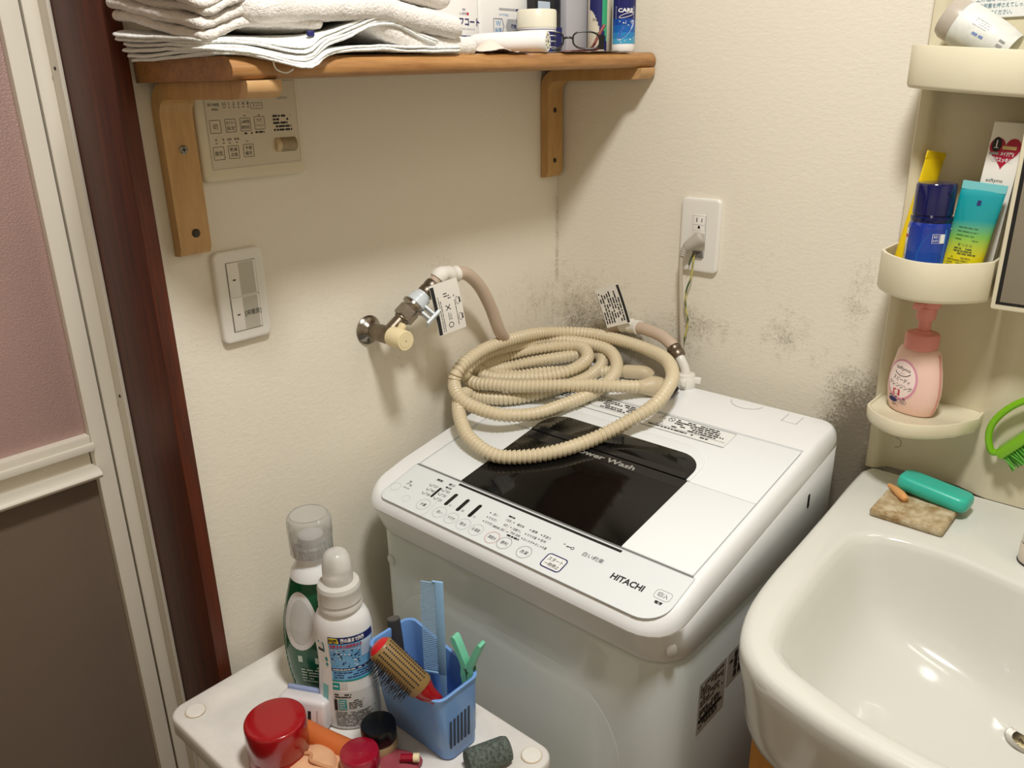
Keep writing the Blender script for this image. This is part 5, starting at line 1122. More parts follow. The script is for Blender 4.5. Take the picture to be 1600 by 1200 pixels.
# blue basket with grooming tools
bk = thing('blue_holder', 'light blue plastic holder with a raised end and vent slots on the cart', 'holder', (0.316, -0.66, FZ))
mBlue = mat('blue_plastic', (116, 160, 220), 0.34, coat=0.1)
def bkl(d, z, zl=None, n=6):
    """plan loop at height fraction; left end may rise"""
    f = min(1.0, (z - FZ) / 0.1075); x0, x1 = 0.2575 - 0.0055 * f + d, 0.3750 + 0.0040 * f - d; y0, y1 = -0.6850 - 0.0150 * f + d, -0.6285 - 0.0005 * f - d; out = []
    for x, y in rrect(x0, x1, y0, y1, 0.013 - d * 0.6, n):
        zz = z
        if zl is not None:
            t = (x - x0) / (x1 - x0); k_ = 1.0 if t < 0.16 else (0.0 if t > 0.34 else 0.5 + 0.5 * cos(pi * (t - 0.16) / 0.18)); zz = z + (zl - z) * k_
        out.append(Vector((x, y, zz)))
    return out
ZR, ZL = 0.7340, 0.7570
bo_l = [bkl(0.004, FZ + 0.0004), bkl(0.0008, FZ + 0.003), bkl(0.0008, FZ + 0.019), bkl(0, FZ + 0.0205), bkl(0, 0.69), bkl(0, ZR - 0.004, ZL - 0.004), bkl(-0.0018, ZR - 0.0028, ZL - 0.0028), bkl(-0.0018, ZR - 0.0008, ZL - 0.0008), bkl(-0.0005, ZR, ZL), bkl(0.0022, ZR - 0.001, ZL - 0.001), bkl(0.0026, ZR - 0.004, ZL - 0.004), bkl(0.0026, 0.69), bkl(0.0026, FZ + 0.006), bkl(0.006, FZ + 0.004)]
bo2 = bo_l
o = build('basket', MB().loft(bo2), mBlue, bk, smooth=50)
build('divider', MB().rbox(0.3125, 0.3145, -0.6815, -0.6345, FZ + 0.004, 0.7150, 0.0004, 1), mBlue, bk)
for k in range(6):
    y = -0.6800 + 0.0062 * k
    build('vent_slot', MB().prism(rrect(-0.0017, 0.0017, 0.0225, 0.0650 + 0.0006 * k, 0.0012, 3), plane_fn((0.3751, y, FZ), (0, 1, 0), (0.037, 0, 1)), 0.0004), mat('slot_shade', (52, 62, 84), 0.6) if k == 0 else bpy.data.materials['slot_shade'], bk)
hb = thing('round_hairbrush', 'round hairbrush with gold barrel, black bristles and red handle leaning in the holder', 'hairbrush', (0.33, -0.68, 0.70))
a, b_ = Vector((0.3080, -0.7250, 0.7950)), Vector((0.3530, -0.7010, 0.7440)); dd = (b_ - a).normalized(); T = axis_T(a, dd); Lb = (b_ - a).length
mGold = mat('gold_barrel', (140, 112, 66), 0.4); mRedH = mat('dark_red_handle', (150, 16, 24), 0.25, coat=0.3)
build('barrel', MB().lathe([(0.0150, 0.002), (0.0162, 0.004), (0.0162, Lb - 0.002), (0.0150, Lb)], T, 32), mGold, hb)
build('end_cap', MB().lathe([(0.0, -0.0042), (0.0060, -0.0038), (0.0110, -0.0018), (0.0142, 0.002)], T, 32, cap0=False), mat('red_cap', (196, 30, 40), 0.3), hb, smooth=60)
hh_ = catmull([b_ - dd * 0.001, b_ + dd * 0.010, b_ + dd * 0.022 + Vector((-0.001, 0.002, 0)), Vector((0.3660, -0.6850, 0.7100)), Vector((0.3670, -0.6780, 0.6960)), Vector((0.3660, -0.6700, 0.6800))], 5)
build('handle', MB().tube(hh_, 0.012, 20, rf=lambda i: 0.0152 - 0.0075 * min(1, i / 9.0) + (0.0008 * max(0, i - 9) / 6)), mRedH, hb, smooth=60)
fx = T.to_3x3(); toward_cam = Vector((0.6235, -0.7, 0.348)); 
bz = MB(); holes = MB(); rd = random.Random(9)
for ia in range(18):
    an = 2 * pi * ia / 18; rad = fx @ Vector((cos(an), sin(an), 0)); down = rad.z
    side_ = rad.dot(Vector((-0.75, -0.35, -0.55)))
    for k in range(19):
        z = 0.006 + (Lb - 0.012) * (k + 0.5 * (ia % 2)) / 19.5; s0 = a + dd * z + rad * 0.0158
        if side_ > -0.15:
            ln = 0.0145 + rd.uniform(-0.002, 0.002) if side_ > 0.35 else 0.010
            e0 = s0 + rad * ln + dd * rd.uniform(-0.0015, 0.0025)
            bz.tube([s0, e0], 0.00055, 4, rf=lambda i: 0.0006 - 0.0002 * i)
        else:
            Th = axis_T(s0 + rad * 0.0006, rad); holes.lathe([(0.00125, -0.0004), (0.00125, 0.0)], Th, 7)
bo_ = build('bristles', bz, mat('black_bristle', (16, 14, 13), 0.5), hb, flat=True); bo_['kind'] = 'stuff'
bo_ = build('barrel_holes', holes, mInk, hb, flat=True); bo_['kind'] = 'stuff'
cm = thing('blue_comb', 'light blue comb standing upright in the holder, fine teeth facing left', 'comb', (0.335, -0.655, 0.70))
mComb = mat('pale_blue_comb', (142, 186, 226), 0.35)
rt_ = Vector((0.9, 0.43, 0.0)).normalized(); upv = Vector((0.012, 0.004, 1)).normalized(); o_ = Vector((0.3420, -0.6560, FZ + 0.012))
T = Matrix((rt_, upv.cross(rt_).normalized(), upv)).transposed().to_4x4(); T.translation = o_
build('spine', MB().rbox(-0.0065, 0.0035, -0.0016, 0.0016, 0.088, 0.2235, 0.0008, 2, T=T), mComb, cm)
build('tail', MB().loft([[T @ Vector((x, y, z)) for x, y in rrect(c_ - w_, c_ + w_, -0.0015, 0.0015, 0.0006, 2)] for z, c_, w_ in ((0.0, 0.0005, 0.0020), (0.05, 0.0, 0.0032), (0.088, -0.0012, 0.0046), (0.093, -0.0015, 0.005))]), mComb, cm)
te = MB()
for k in range(47):
    z = 0.0935 + 0.00275 * k; ln = 0.0195 if k < 34 else 0.0195 - 0.00012 * (k - 34)
    te.rbox(-0.0065 - ln, -0.0060, -0.0007, 0.0007, z, z + 0.0008, 0, T=T)
build('teeth', te, mComb, cm, flat=True)['kind'] = 'stuff'
build('end_tooth', MB().rbox(-0.026, -0.006, -0.0014, 0.0014, 0.0885, 0.0912, 0.0005, 1, T=T), mComb, cm); build('end_tooth', MB().rbox(-0.0105, -0.006, -0.0014, 0.0014, 0.2215, 0.2235, 0.0005, 1, T=T), mComb, cm)
hd_ = thing('styling_tool', 'black handled styling tool sticking up at the left end of the blue holder', 'tool', (0.262, -0.66, 0.70))
build('grip', MB().tube(catmull([(0.2735, -0.6620, FZ + 0.015), (0.2665, -0.6600, 0.690), (0.2560, -0.6560, 0.735), (0.2490, -0.6530, 0.7640)], 5), 0.008, 16, rf=lambda i: 0.0055 + 0.0030 * min(1, i / 10.0)), mat('charcoal_grip', (52, 50, 50), 0.5), hd_, smooth=50)
q = MB().lathe([(0.0086, -0.001), (0.0080, 0.0012), (0.004, 0.002)], axis_T((0.2490, -0.6530, 0.7640), (-0.24, 0.10, 1)), 16); build('end_plug', q, mat('grey_plug2', (84, 80, 76), 0.5), hd_)
pg = thing('clothes_peg', 'mint green plastic clothes peg clipped on the rim of the holder', 'clothes peg', (0.36, -0.63, 0.735))
mMint = mat('mint_plastic', (120, 204, 170), 0.3, coat=0.2)
ux = Vector((0.97, 0.22, 0.02)).normalized(); uz = Vector((-0.03, 0.04, 1)).normalized(); uy = uz.cross(ux).normalized(); ux = uy.cross(uz)
T = Matrix((ux, uy, uz)).transposed().to_4x4(); T.translation = Vector((0.3640, -0.6330, 0.7365))
def arm(sgn):
    prof_ = [(0.0008, -0.027), (0.0060, -0.024), (0.0085, -0.010), (0.0075, 0.002), (0.0110, 0.012), (0.0165, 0.024), (0.0210, 0.034), (0.0215, 0.0385), (0.0185, 0.0405), (0.0150, 0.0385), (0.0095, 0.026), (0.0045, 0.014), (0.0008, 0.006), (0.0012, -0.006), (0.0008, -0.016)]
    return MB().loft([[T @ Vector((sgn * x, y, z)) for x, z in prof_] for y in (-0.0062, 0.0062)])
build('peg_arm', arm(-1), mMint, pg); build('peg_arm', arm(1), mMint, pg)
q = [T @ Vector((0.0085 * cos(t), 0.0068 * (1 if False else 0) + 0.0066 * sin(t) * 0.9, -0.002 + 0.004 * sin(t * 2))) for t in [2 * pi * k / 24 for k in range(25)]]
build('spring', MB().tube(q, 0.0009, 8), mScrewDk, pg)

# pots, tubes and small things at the front of the cart
def pot(name, label, x, y, prof_lid, prof_base, mlid, mbase, sx=1.0, lip=None, grp=None):
    t_ = thing(name, label, 'jar', (x, y, FZ), grp); T_ = Matrix.Translation((x, y, FZ))
    build('base', MB().lathe(prof_base, T_, 48), mbase, t_, smooth=45); build('lid', MB().lathe(prof_lid, T_, 48), mlid, t_, smooth=45); return t_, T_
mRedJar = mat('red_jar', (158, 12, 22), 0.22, coat=0.35)
t_, T_ = pot('red_jar', 'large shiny red jar with a domed lid at the left front of the cart', 0.2150, -0.8175, [(0.0362, 0.0275), (0.0370, 0.0285), (0.0370, 0.0655), (0.0366, 0.0682), (0.0355, 0.0697), (0.0338, 0.0703), (0.020, 0.0706), (0.0, 0.0707)], [(0.0345, 0.0003), (0.0365, 0.002), (0.0366, 0.0270), (0.0350, 0.0278)], mRedJar, mRedJar)
q = Print(cyl_fn(T_, lambda z: 0.0366, a0=radians(-32)), 0.0004); q.rect(-0.003, 0.015, 0.003, 0.025); build('sticker', q, mat('sticker_pink', (214, 130, 120), 0.4), t_, flat=True)
mCrim = mat('crimson_lid', (150, 12, 40), 0.25, coat=0.3)
t_, T_ = pot('small_red_jar', 'small cream jar with a glossy crimson lid at the front edge of the cart', 0.3080, -0.7660, [(0.0228, 0.0200), (0.0236, 0.0210), (0.0236, 0.0370), (0.0226, 0.0398), (0.0200, 0.0410), (0.0, 0.0414)], [(0.0215, 0.0003), (0.0230, 0.002), (0.0230, 0.0205)], mCrim, mCream)
mBlkLid = mat('black_lid', (16, 15, 15), 0.3, mottled=0.6, mscale=200)
t_, T_ = pot('black_lid_jar', 'beige glass jar with a dusty black screw lid beside the blue holder', 0.2940, -0.7250, [(0.0212, 0.0230), (0.0220, 0.0240), (0.0220, 0.0425), (0.0208, 0.0448), (0.0, 0.0452)], [(0.0195, 0.0003), (0.0224, 0.004), (0.0230, 0.012), (0.0226, 0.020), (0.0205, 0.0235)], mBlkLid, mat('beige_glass', (196, 168, 128), 0.15, trans=0.3), )
dv = thing('white_gadget', 'white gadget with a blue-grey rim leaning behind the red jar', 'device', (0.186, -0.755, FZ))
T = Matrix.Translation((0.1850, -0.7560, FZ + 0.0245)) @ Matrix.Rotation(radians(27), 4, 'Z') @ Matrix.Rotation(radians(-10), 4, 'X')
build('body', MB().rbox(-0.034, 0.034, -0.0150, 0.0090, -0.0215, 0.0215, 0.006, 3, T=T), mat('gadget_white', (226, 222, 222), 0.3), dv, smooth=50)
build('rim', MB().rbox(-0.0335, 0.0335, 0.0092, 0.0160, -0.0205, 0.0235, 0.0030, 2, T=T), mat('rim_blue_grey', (150, 164, 200), 0.35), dv, smooth=50)
q = Print(lambda u, v, h=0.0: T @ Vector((u, -0.0150 - h, v)), 0.0003); q.rect(0.010, -0.014, 0.0145, 0.008, 0); q.rect(-0.020, -0.016, 0.006, 0.012, 1); q.lines(-0.018, -0.012, 0.004, 0.009, 4, 0, 95, 0.4, h=0.0006); q.rect(0.022, -0.010, 0.024, 0.010, 1)
build('face_print', q, [mInk, mat('gadget_grey', (196, 190, 184), 0.4)], dv, flat=True)
og = thing('orange_tube', 'matte orange rounded tube lying between the red jar and the white bottle', 'tube', (0.245, -0.77, FZ))
q = catmull([(0.2050, -0.7770, FZ + 0.0165), (0.2230, -0.7730, FZ + 0.0162), (0.2500, -0.7660, FZ + 0.0155), (0.2790, -0.7580, FZ + 0.0148)], 5)
build('tube_body', MB().tube(q, 0.013, 24, rf=lambda i: 0.0145 - 0.0001 * i if 0 < i else 0.0128), mat('matte_orange', (206, 110, 52), 0.5), og, smooth=50)
pf2 = thing('powder_puff', 'peach powder puff with a folded cloth edge at the front of the cart', 'puff', (0.258, -0.805, FZ))
mPeach = mat('peach_cloth', (228, 178, 136), 0.8, bump=(300, 0.3, 0.001))
def pfn(x, y, s): return (0, 0, (0.0030 * noise.noise(Vector((x * 45, y * 45, 1.3))) if s > 0 else 0))
disc_loops = []
for r, z in ((0.020, 0.0005), (0.0345, 0.003), (0.0370, 0.009), (0.0355, 0.0150), (0.0330, 0.0165), (0.0315, 0.0160), (0.0300, 0.0185), (0.0250, 0.0225), (0.0150, 0.0245), (0.0040, 0.0250)):
    disc_loops.append([Vector((0.2600 + r * cos(2 * pi * k / 40) * 1.0, -0.8040 + r * sin(2 * pi * k / 40), FZ + z + (0.0022 * noise.noise(Vector((r * 60 * cos(2 * pi * k / 40), r * 60 * sin(2 * pi * k / 40), 2.0))) if z > 0.012 else 0))) for k in range(40)])
build('puff', MB().loft(disc_loops), mPeach, pf2, smooth=70)
q = catmull([(0.2330, -0.8160, FZ + 0.0210), (0.2450, -0.8060, FZ + 0.0265), (0.2560, -0.8000, FZ + 0.0275), (0.2640, -0.8060, FZ + 0.0280), (0.2760, -0.8020, FZ + 0.0262), (0.2880, -0.7930, FZ + 0.0205)], 5)
build('fold', MB().tube(q, 0.0022, 10), mat('peach_fold', (206, 150, 108), 0.8), pf2)
dp_ = thing('crimson_pouch', 'small crimson stitched pouch lying between the jars and the blue holder', 'pouch', (0.333, -0.725, FZ))
kP = NT('crimson_weave'); wv = kP.node('ShaderNodeTexWave'); wv.inputs['Scale'].default_value = 260; wv.inputs['Distortion'].default_value = 2; kP.link(kP.coord(), wv.inputs[0])
kP.link(kP.ramp(wv.outputs[0], 0.55, 0.9, lin((126, 14, 38)), lin((196, 110, 116))), kP.b.inputs['Base Color']); kP.b.inputs['Roughness'].default_value = 0.7
pc_ = cushion(-0.026, 0.026, -0.021, 0.021, 0.0, 0.012, 0.008, 10, 8, lambda x, y, s: (0, 0, 0.002 * noise.noise(Vector((x * 70, y * 70, 0)))), 0.008, 0, 1)
pc_.xf(Matrix.Translation((0.3325, -0.7290, FZ + 0.0003)) @ Matrix.Rotation(radians(20), 4, 'Z')); build('pouch', pc_, kP.m, dp_, smooth=70, weld=True)
wt = thing('white_cap_tube', 'tiny white capped tube lying on the crimson pouch', 'tube', (0.345, -0.722, FZ))
build('tube_body', MB().tube([(0.3360, -0.7270, FZ + 0.0180), (0.3420, -0.7220, FZ + 0.0182), (0.3480, -0.7170, FZ + 0.0184)], 0.0048, 16), mCrim, wt, smooth=40)
build('cap', MB().tube([(0.3480, -0.7170, FZ + 0.0184), (0.3530, -0.7128, FZ + 0.0186), (0.3536, -0.7123, FZ + 0.0186)], 0.0060, 16, rf=lambda i: 0.0054 if i < 2 else 0.0046), mCream, wt, smooth=40)
bc_ = thing('black_case', 'black narrow case lying at the front edge of the cart', 'case', (0.375, -0.745, FZ))
T = Matrix.Translation((0.3690, -0.7360, FZ + 0.0095)) @ Matrix.Rotation(radians(36), 4, 'Z')
build('case', MB().rbox(-0.038, 0.038, -0.011, 0.011, -0.0092, 0.0092, 0.004, 3, T=T), mat('black_case', (24, 23, 26), 0.4), bc_, smooth=50)
build('case_seam', MB().rbox(-0.0384, 0.0384, -0.0113, 0.0113, -0.0005, 0.0005, 0, T=T), mScrewDk, bc_)
gy = thing('grey_roller', 'grey-green fuzzy roller lying beside the right corner cap of the cart', 'roller', (0.41, -0.65, FZ))
kG = NT('fuzzy_grey'); pz = kG.coord(); nn_ = kG.noise(pz, 260, 4, 0.7)
kG.link(kG.ramp(nn_, 0.35, 0.65, lin((62, 70, 66)), lin((112, 122, 112))), kG.b.inputs['Base Color']); kG.b.inputs['Roughness'].default_value = 0.95; kG.bump(nn_, 0.9, 0.003)
gr = MB(); q = [Vector((0.4030, -0.6800, FZ + 0.0170)).lerp(Vector((0.4250, -0.6300, FZ + 0.0170)), k / 10) for k in range(11)]
gr.tube(q, 0.0165, 28, rf=lambda i: 0.0165 if 0 < i < 10 else 0.0145); build('roller', gr, kG.m, gy, smooth=50)
build('end_cap', MB().lathe([(0.0110, 0), (0.0105, 0.0012), (0.004, 0.0014)], axis_T(q[-1], (0.022, 0.048, 0)), 20), mat('plum_end', (86, 76, 84), 0.6), gy)

# ------------------------------------------------------------------ towels on the shelf
def towel(name, label, group, x0, x1, y0, y1, z0, t, layers, m, fn, r=None, seed=0, wob=0.004):
    t_ = thing(name, label, 'towel', ((x0 + x1) / 2, (y0 + y1) / 2, z0), group)
    h_ = t / layers; rd_ = random.Random(seed)
    for k in range(layers):
        a1, a2, a3, a4 = [rd_.uniform(-wob, wob) for _ in range(4)]
        def f2(x, y, s, k=k):
            o_ = fn(x, y, z0 + h_ * (k + 0.5)); n_ = noise.noise(Vector((x * 14, y * 14, seed + k * 0.35))) * wob * 0.7 + noise.noise(Vector((x * 40, y * 40, seed + k * 0.5))) * 0.0012
            ex = noise.noise(Vector((y * 18, k * 3.1, seed))) * wob; ey = noise.noise(Vector((x * 18, k * 2.7, seed + 9))) * wob
            return (o_[0] + ex, o_[1] + ey, o_[2] + n_)
        big = h_ > 0.009
        c_ = cushion(x0 + a1, x1 + a2, y0 + a3, y1 + a4, z0 + h_ * k, h_ * 1.02, (r or h_ * 0.62), 40 if big else 12, 100 if big else 26, f2, 0.012, pile=0.0013 if big else 0.0, seed=seed + k)
        build('fold', c_, m, t_, smooth=80, weld=True)
    return t_
def base_z(y): return stp(y) - stp(-0.757)
ZS = stp(-0.757) + 0.0010
def f_white(x, y, z):
    """follow the shelf, lift at the back of the left end, flop over the front edge at one corner"""
    dz = base_z(max(y, -0.757)); gx = max(0.0, (x - 0.155) / 0.05); u = (x - 0.03) / 0.17; up = (z - ZS) / 0.02
    g = exp(-((y + 0.690) / 0.035) ** 2)
    dz -= 0.017 * g * min(1.2, gx) ** 2
    dz += 0.022 * exp(-((y + 0.560) / 0.055) ** 2) * max(0, min(1, (x - 0.02) / 0.1)) * (1 if z > ZS + 0.006 else 0.12)
    lf = exp(-((y + 0.785) / 0.075) ** 2); u = min(1, max(0, u))
    dz += lf * ((z - ZS) * (0.75 * (1 - u) - 0.30 * u) - 0.007 * (1 - u) * max(0, (-0.757 - y) / 0.026))
    return (0.028 * g * min(1.0, gx), -0.012 * (1 - u) * lf * (1 if up > 0.7 else 0.2), dz)
G1 = 'thin white towels at the bottom of the shelf stack'
for k in range(3):
    towel('white_towel', ('lowest thin white folded towel of the stack, one corner hanging over the shelf edge', 'second thin white folded towel from the bottom of the shelf stack', 'third thin white folded towel up, just under the thick towels')[k], G1,
          0.034, 0.203 - 0.002 * k, -0.783 + 0.004 * (k == 0), -0.440 - 0.035 * k, ZS + 0.0066 * k, 0.0064, 2, mTowelW, f_white, seed=11 + k * 7, wob=0.0025)
def f_g1(x, y, z):
    u = min(1, max(0, (x - 0.03) / 0.17)); v = (y + 0.785) / 0.165; up = (z - ZS - 0.019) / 0.07
    lf = exp(-((y + 0.785) / 0.085) ** 2); tip = exp(-((y + 0.782) / 0.034) ** 2)
    dz = base_z(-0.74) + lf * (1 - u) ** 1.1 * (0.015 + 0.010 * up) - tip * u ** 1.8 * (0.010 + 0.013 * up) + 0.005 * u * (1 - tip)
    dz += 0.003 * sin(u * 6.5 + up * 5) * (1 - u * 0.5)
    return (0.006 * u * exp(-(v / 0.4) ** 2), -0.010 * (1 - u) * up, dz)
for k in range(3):
    towel('grey_towel', ('lowest of the three thick greyish towels at the left end of the shelf', 'middle one of the three thick greyish towels at the left end of the shelf', 'uppermost of the three thick greyish towels at the left end, cut by the frame')[k], 'thick greyish towels at the left end of the shelf',
          0.030, 0.2005 - 0.003 * k, -0.785 + 0.003 * k, -0.640 - 0.004 * k, ZS + 0.0200 + 0.0215 * k, 0.0205, 2, mTowelG, f_g1, r=0.0065, seed=31 + k * 5, wob=0.004)
def f_g2(x, y, z):
    return (0, 0, base_z(y) - 0.018 * max(0, (y + 0.56) / 0.14) + 0.005 * exp(-((y + 0.60) / 0.06) ** 2))
t_ = towel('cream_towel', 'fluffy cream towel lying on the shelf board left of the white tube', 'fluffy cream towels', 0.020, 0.198, -0.585, -0.408, ZS + 0.014, 0.0220, 1, mTowelG2, lambda x, y, z: (0, 0, base_z(y) - 0.0165 * min(1, max(0, (y + 0.585) / 0.10)) + 0.012 * max(0, (-0.53 - y) / 0.05)), r=0.011, seed=51, wob=0.004)
t_ = towel('cream_towel', 'long fluffy cream rolled towel lying across the white towels', 'fluffy cream towels', 0.020, 0.207, -0.735, -0.438, ZS + 0.0290, 0.0265, 1, mTowelG2, f_g2, r=0.013, seed=57, wob=0.005)
q = MB()
build('navy_stripe', MB().rbox(0.2035, 0.2085, -0.6690, -0.6615, 1.4600, 1.4655, 0.001, 1), mInkBlue, t_)
t_ = towel('cream_towel', 'topmost fluffy cream towel at the upper edge of the photograph', 'fluffy cream towels', 0.020, 0.205, -0.660, -0.450, ZS + 0.0575, 0.0300, 1, mTowelG2, lambda x, y, z: (0, 0, base_z(y) - 0.010 * max(0, (y + 0.56) / 0.12)), r=0.014, seed=63, wob=0.005)
# the hanging label loop of the white towel
th_ = thing('loose_thread', 'loose white thread hanging from the towel corner over the shelf edge', 'thread', (0.21, -0.70, 1.44))
build('thread', MB().tube(catmull([(0.2085, -0.7120, 1.4445), (0.2120, -0.7165, 1.4360), (0.2110, -0.7130, 1.4285), (0.2125, -0.7030, 1.4255), (0.2150, -0.6960, 1.4290)], 6), 0.0007, 6), mTowelW, th_)

# ------------------------------------------------------------------ toiletries on the shelf
def shz(y): return stp(y) + 0.0004
def standing(name, label, cat, x, y, grp=None):
    return thing(name, label, cat, (x, y, shz(y)), grp)
mLensW = mat('bottle_gloss_white', (240, 240, 238), 0.25, coat=0.2)
mk = standing('white_mouthwash_pack', 'white pack with navy band and Japanese print behind the towels', 'bottle', 0.065, -0.312)
zb_ = shz(-0.312)
build('pack', MB().rbox(0.045, 0.080, -0.3560, -0.2795, zb_, zb_ + 0.125, 0.006, 3), mLensW, mk, smooth=50)
MF = plane_fn((0.0801, 0, zb_), (0, 1, 0), (0, 0, 1)); pr = Print(MF, 0.0003)
y0_ = -0.2785
pr.rect(y0_ - 0.076, 0.0080, y0_ - 0.0015, 0.0265, 0); pr.text('使い続ける', y0_ - 0.024, 0.0215, h=0.0070, wdt=0.034, mi=1, bold=True, hh=0.0006); pr.text('歯が強く', y0_ - 0.022, 0.0130, h=0.0068, wdt=0.024, mi=1, bold=True, hh=0.0006)
pr.text('エフコート', y0_ - 0.0290, 0.0445, h=0.0105, wdt=0.052, mi=0, bold=True); pr.text('メディカルクール', y0_ - 0.0260, 0.0350, h=0.0030, wdt=0.026, mi=0); pr.rect(y0_ - 0.0285, 0.0530, y0_ - 0.0245, 0.0565, 2); pr.text('むし歯予防', y0_ - 0.036, 0.0548, h=0.0036, wdt=0.014, mi=0); pr.text('薬用', y0_ - 0.034, 0.0600, h=0.0030, mi=0)
build('label', pr, [mInkBlue, mInkWhite, mInkRed], mk, flat=True)
mk = standing('blue_white_mouthwash_bottle', 'white and sky blue mouthwash bottle with hexagon marks behind the white tube', 'bottle', 0.055, -0.205); zb_ = shz(-0.205)
build('bottle', MB().rbox(0.040, 0.070, -0.2740, -0.1460, zb_, zb_ + 0.130, 0.010, 4), mLensW, mk, smooth=50)
pr = Print(plane_fn((0.0701, 0, zb_), (0, 1, 0), (0, 0, 1)), 0.0003)
for k in range(10): pr.rect(-0.2640 + 0.0050 * k, 0.006, -0.2590 + 0.0050 * k, 0.024 - 0.0018 * k, 0)
hx = lambda cx, cy, w_, h_, l, r_: [(cx - w_ + (0.004 if l else 0), cy - h_), (cx + w_ - (0.004 if r_ else 0), cy - h_)] + ([(cx + w_, cy)] if r_ else []) + [(cx + w_ - (0.004 if r_ else 0), cy + h_), (cx - w_ + (0.004 if l else 0), cy + h_)] + ([(cx - w_, cy)] if l else [])
pr.outline(hx(-0.2290, 0.0400, 0.0115, 0.0105, 0, 1), 0.0010, 1); pr.text('W', -0.2300, 0.0440, h=0.0075, mi=0); pr.text('殺菌', -0.2300, 0.0345, h=0.0070, mi=0)
pr.poly(hx(-0.1990, 0.0400, 0.0145, 0.0105, 1, 0), 2); pr.text('薬用', -0.1960, 0.0405, h=0.0060, mi=1, bold=True, hh=0.0006); pr.poly(circ(-0.1840, 0.0490, 0.0055, 18, 0.0085), 1, 0.0008)
pr.text('おやすみ前に', -0.2170, 0.0560, h=0.0036, wdt=0.0220, mi=0); pr.rect(-0.2280, 0.0620, -0.1840, 0.0650, 2); pr.rect(-0.1900, 0.0620, -0.1840, 0.0650, 1, 0.0006); pr.lines(-0.2260, 0.0110, -0.1900, 0.0230, 2, 1, 102, 0.45)
build('label', pr, [mInkSky, mInkBlue, mat('hex_grey', (170, 172, 176), 0.4)], mk, flat=True)
bkb = standing('black_bottle', 'tall black bottle with a pale blue front panel behind the cream jar', 'bottle', 0.075, -0.130); zb_ = shz(-0.130)
build('bottle', MB().rbox(0.060, 0.090, -0.1640, -0.1020, zb_, zb_ + 0.135, 0.006, 3), mat('black_bottle', (30, 31, 34), 0.25, coat=0.2), bkb, smooth=50)
pr = Print(plane_fn((0.0901, 0, zb_), (0, 1, 0), (0, 0, 1)), 0.0003); pr.rect(-0.1620, 0.048, -0.1330, 0.075, 0); pr.rect(-0.1600, 0.052, -0.1350, 0.058, 1, 0.0006); pr.rect(-0.1180, 0.010, -0.1030, 0.040, 2); build('label', pr, [mat('panel_pale', (190, 206, 226), 0.4), mInkSky, mInkBlue], bkb, flat=True)
jr = standing('cream_jar', 'round cream jar with ivory lid and navy striped base on the shelf', 'jar', 0.118, -0.200); zb_ = shz(-0.200); T = Matrix.Translation((0.1185, -0.1990, zb_))
build('base', MB().lathe([(0.0270, 0), (0.0285, 0.001), (0.0285, 0.0335), (0.0270, 0.0345)], T, 48), mInkBlue, jr)
q = MB()
for z in (0.0085, 0.0165, 0.0240, 0.0300): q.lathe([(0.0286, z), (0.0286, z + (0.0010 if z < 0.03 else 0.0022))], T, 48, cap0=False, cap1=False)
build('stripes', q, mInkWhite, jr); build('band', MB().lathe([(0.0285, 0.0330), (0.0285, 0.0350)], T, 48), mInkWhite, jr)
build('lid', MB().lathe([(0.0285, 0.0350), (0.0292, 0.0358), (0.0292, 0.0580), (0.0280, 0.0600), (0.0, 0.0605)], T, 48), mat('ivory_lid', (232, 228, 208), 0.35), jr)
tu = standing('white_cylinder_tube', 'white lying cylindrical tube with a printed end disc at the shelf front', 'tube', 0.15, -0.28)
d_ = Vector((0.92, 0.36, 0.0)).normalized(); zb_ = shz(-0.285) + 0.0146; e_ = Vector((0.1965, -0.2700, zb_)); T = axis_T(e_ - d_ * 0.105, d_)
build('tube_body', MB().lathe([(0.0040, -0.012), (0.0105, -0.008), (0.0130, 0.000), (0.0138, 0.030), (0.0142, 0.095), (0.0142, 0.1030), (0.0132, 0.1050)], T, 36), mLensW, tu, smooth=50)
q = MB().lathe([(0.0118, 0.1051), (0.0118, 0.1056)], T, 32); build('end_disc', q, mat('disc_ivory', (238, 236, 222), 0.4), tu)
q = MB().lathe([(0.0028, 0.1056), (0.0028, 0.1060)], T, 12, sx=0.6)
for k in range(10):
    a_ = 2 * pi * k / 10; q.rbox(0.0072, 0.0098, -0.0009, 0.0009, 0.1056, 0.1059, 0, T=T @ Matrix.Rotation(a_, 4, 'Z'))
build('disc_print', q, mInk, tu)
rows = [[Vector((0.146 + 0.054 * i / 8, -0.395 + 0.085 * j / 16, shz(-0.35) + 0.0014 * (1 + noise.noise(Vector((i * 0.7, j * 0.6, 3)))) + 0.016 * exp(-((j - 5) / 3.4) ** 2) * exp(-((i - 5) / 2.4) ** 2) + TILT * (-0.395 + 0.085 * j / 16 + 0.35))) for i in range(9)] for j in range(17)]
ts = thing('tissue', 'crumpled pinkish-white tissue between the towels and the white tube', 'tissue', (0.17, -0.35, shz(-0.35)))
build('sheet', MB().grid(rows).grid([[p - Vector((0, 0, 0.0006)) for p in r] for r in rows]), mat('tissue_paper', (226, 208, 196), 0.9), ts, smooth=80)
rows = [[Vector((0.130 + 0.0715 * i / 8, -0.235 + 0.165 * j / 22, shz(-0.235 + 0.165 * j / 22) + 0.0012 * (1 + noise.noise(Vector((i * 0.6, j * 0.5, 8)))))) for i in range(9)] for j in range(23)]
ps = thing('paper_sheet', 'thin white paper lining lying under the glasses at the shelf front', 'paper', (0.17, -0.15, shz(-0.15)))
build('sheet', MB().grid(rows).grid([[p - Vector((0, 0, 0.0004)) for p in r] for r in rows]), mPaper, ps, smooth=80)
